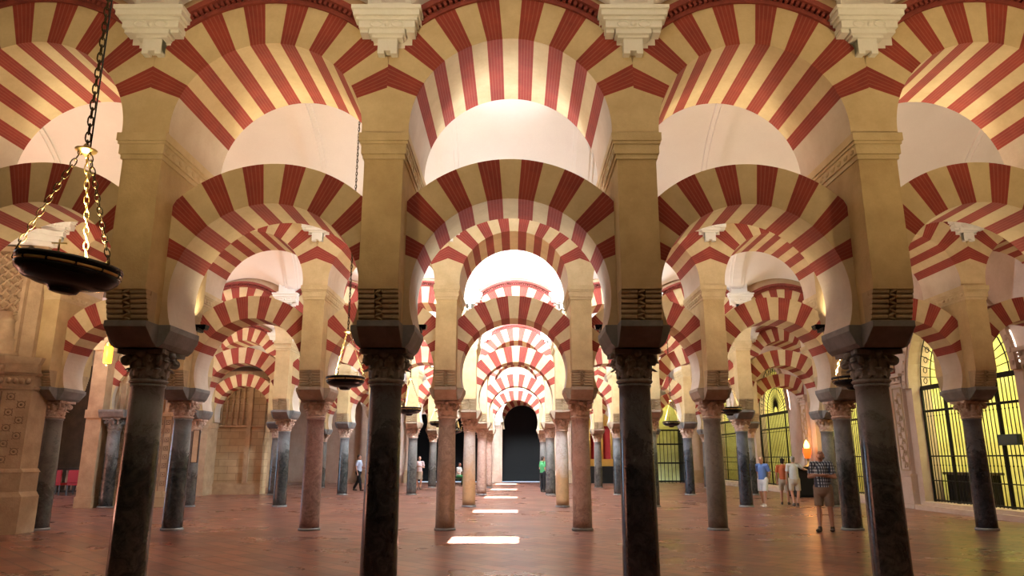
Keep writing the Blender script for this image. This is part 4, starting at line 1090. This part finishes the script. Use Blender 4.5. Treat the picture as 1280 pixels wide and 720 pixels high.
person((8.15, 24.6, 0), R(-50), 1.62, blue_c, white_c, shoe_w, H_fair,
       dict(elr=(-.25, .12, 1.15), wrr=(-.12, .16, .98), ell_=(.25, .1, 1.15), wrl=(.14, .16, .98), head=(0, -.05, 1.6), anl=(.13, -.16, .09), knl=(.12, -.1, .5), anr=(-.12, .15, .09)),
       'person in a blue top and white shorts walking with hands held behind')
p3 = person((9.3, 24.9, 0), R(170), 1.62, grey_c, beige_c, shoe_d, H_grey,
       dict(elr=(-.36, -.02, 1.28), wrr=(-.55, -.12, 1.25), anl=(.07, .04, .09), anr=(-.07, -.04, .09)),
       'person in a pale grey top and beige shorts reaching out one arm', heavy=1.1)
bm = bmesh.new(); ell(bm, (0, -.2, .98), (.14, .08, .11)); cap_(bm, (-.12, -.17, 1.04), (.12, -.17, 1.04), .02, .02); fuse(bm, 'waist_bag', black_c, p3, .012)
person((9.2, 25.6, 0), R(150), 1.56, orange_c, beige_c, shoe_d, H_dark, dict(), 'person in an orange top half hidden behind the one in grey')
person((-7.75, 36.6, 0), R(75), 1.72, pale_b, black_c, shoe_d, H_dark,
       dict(anl=(.12, .28, .12), knl=(.11, .06, .5), anr=(-.12, -.22, .09), knr=(-.11, -.14, .52), wrl=(.2, -.3, 1.1), ell_=(.25, -.06, 1.13)), 'person in a pale blue shirt and black trousers walking beyond the column at left', short=False)
person((-4.95, 38.0, 0), R(10), 1.66, plain('pale pink cotton', (.66, .52, .55), .85), khaki, shoe_d, H_dark,
       dict(wrr=(-.06, -.25, 1.22), elr=(-.25, -.02, 1.15), wrl=(.05, -.25, 1.2), ell_=(.25, -.02, 1.15), anr=(-.06, .0, .09), anl=(.07, -.1, .09)), 'person in a pale pink top and knee-length khaki skirt near the far wall', skirt=True)
person((1.28, 35.2, 0), R(120), 1.66, green_c, black_c, shoe_d, H_dark, dict(wrl=(.15, -.22, 1.05)), 'person in a green top standing beside the far grey column right of the aisle', short=False)
seated = dict(pel=(0, .1, .52), waist=(0, .1, .66), chest=(0, .07, .88), neck=(0, .05, 1.05), head=(0, .0, 1.2), shl=(.19, .06, 1.0), shr=(-.19, .06, 1.0), ell_=(.24, .0, .74), elr=(-.24, .0, .74), wrl=(.12, -.25, .66), wrr=(-.12, -.25, .66),
     hil=(.10, .08, .52), hir=(-.10, .08, .52), knl=(.12, -.36, .52), knr=(-.12, -.36, .52), anl=(.12, -.34, .09), anr=(-.12, -.34, .09))
person((-3.35, 44.2, 0), R(60), 1.7, white_c, green_c, shoe_d, H_dark, seated, 'seated person in a white top on a bench near the far wall', short=False)
o = empty('bench', (-3.35, 44.2, 0), R(60)); tag(o, 'low dark bench under the seated person near the far wall', 'bench')
b = MB(); b.box(-.7, .7, -.12, .3, .36, .41); b.build('seat', M['darkwood'], o)
for x in (-.6, .6):
    for yy in (-.06, .24): b = MB(); b.box(x - .03, x + .03, yy - .03, yy + .03, 0, .36); b.build('leg', M['darkwood'], o)
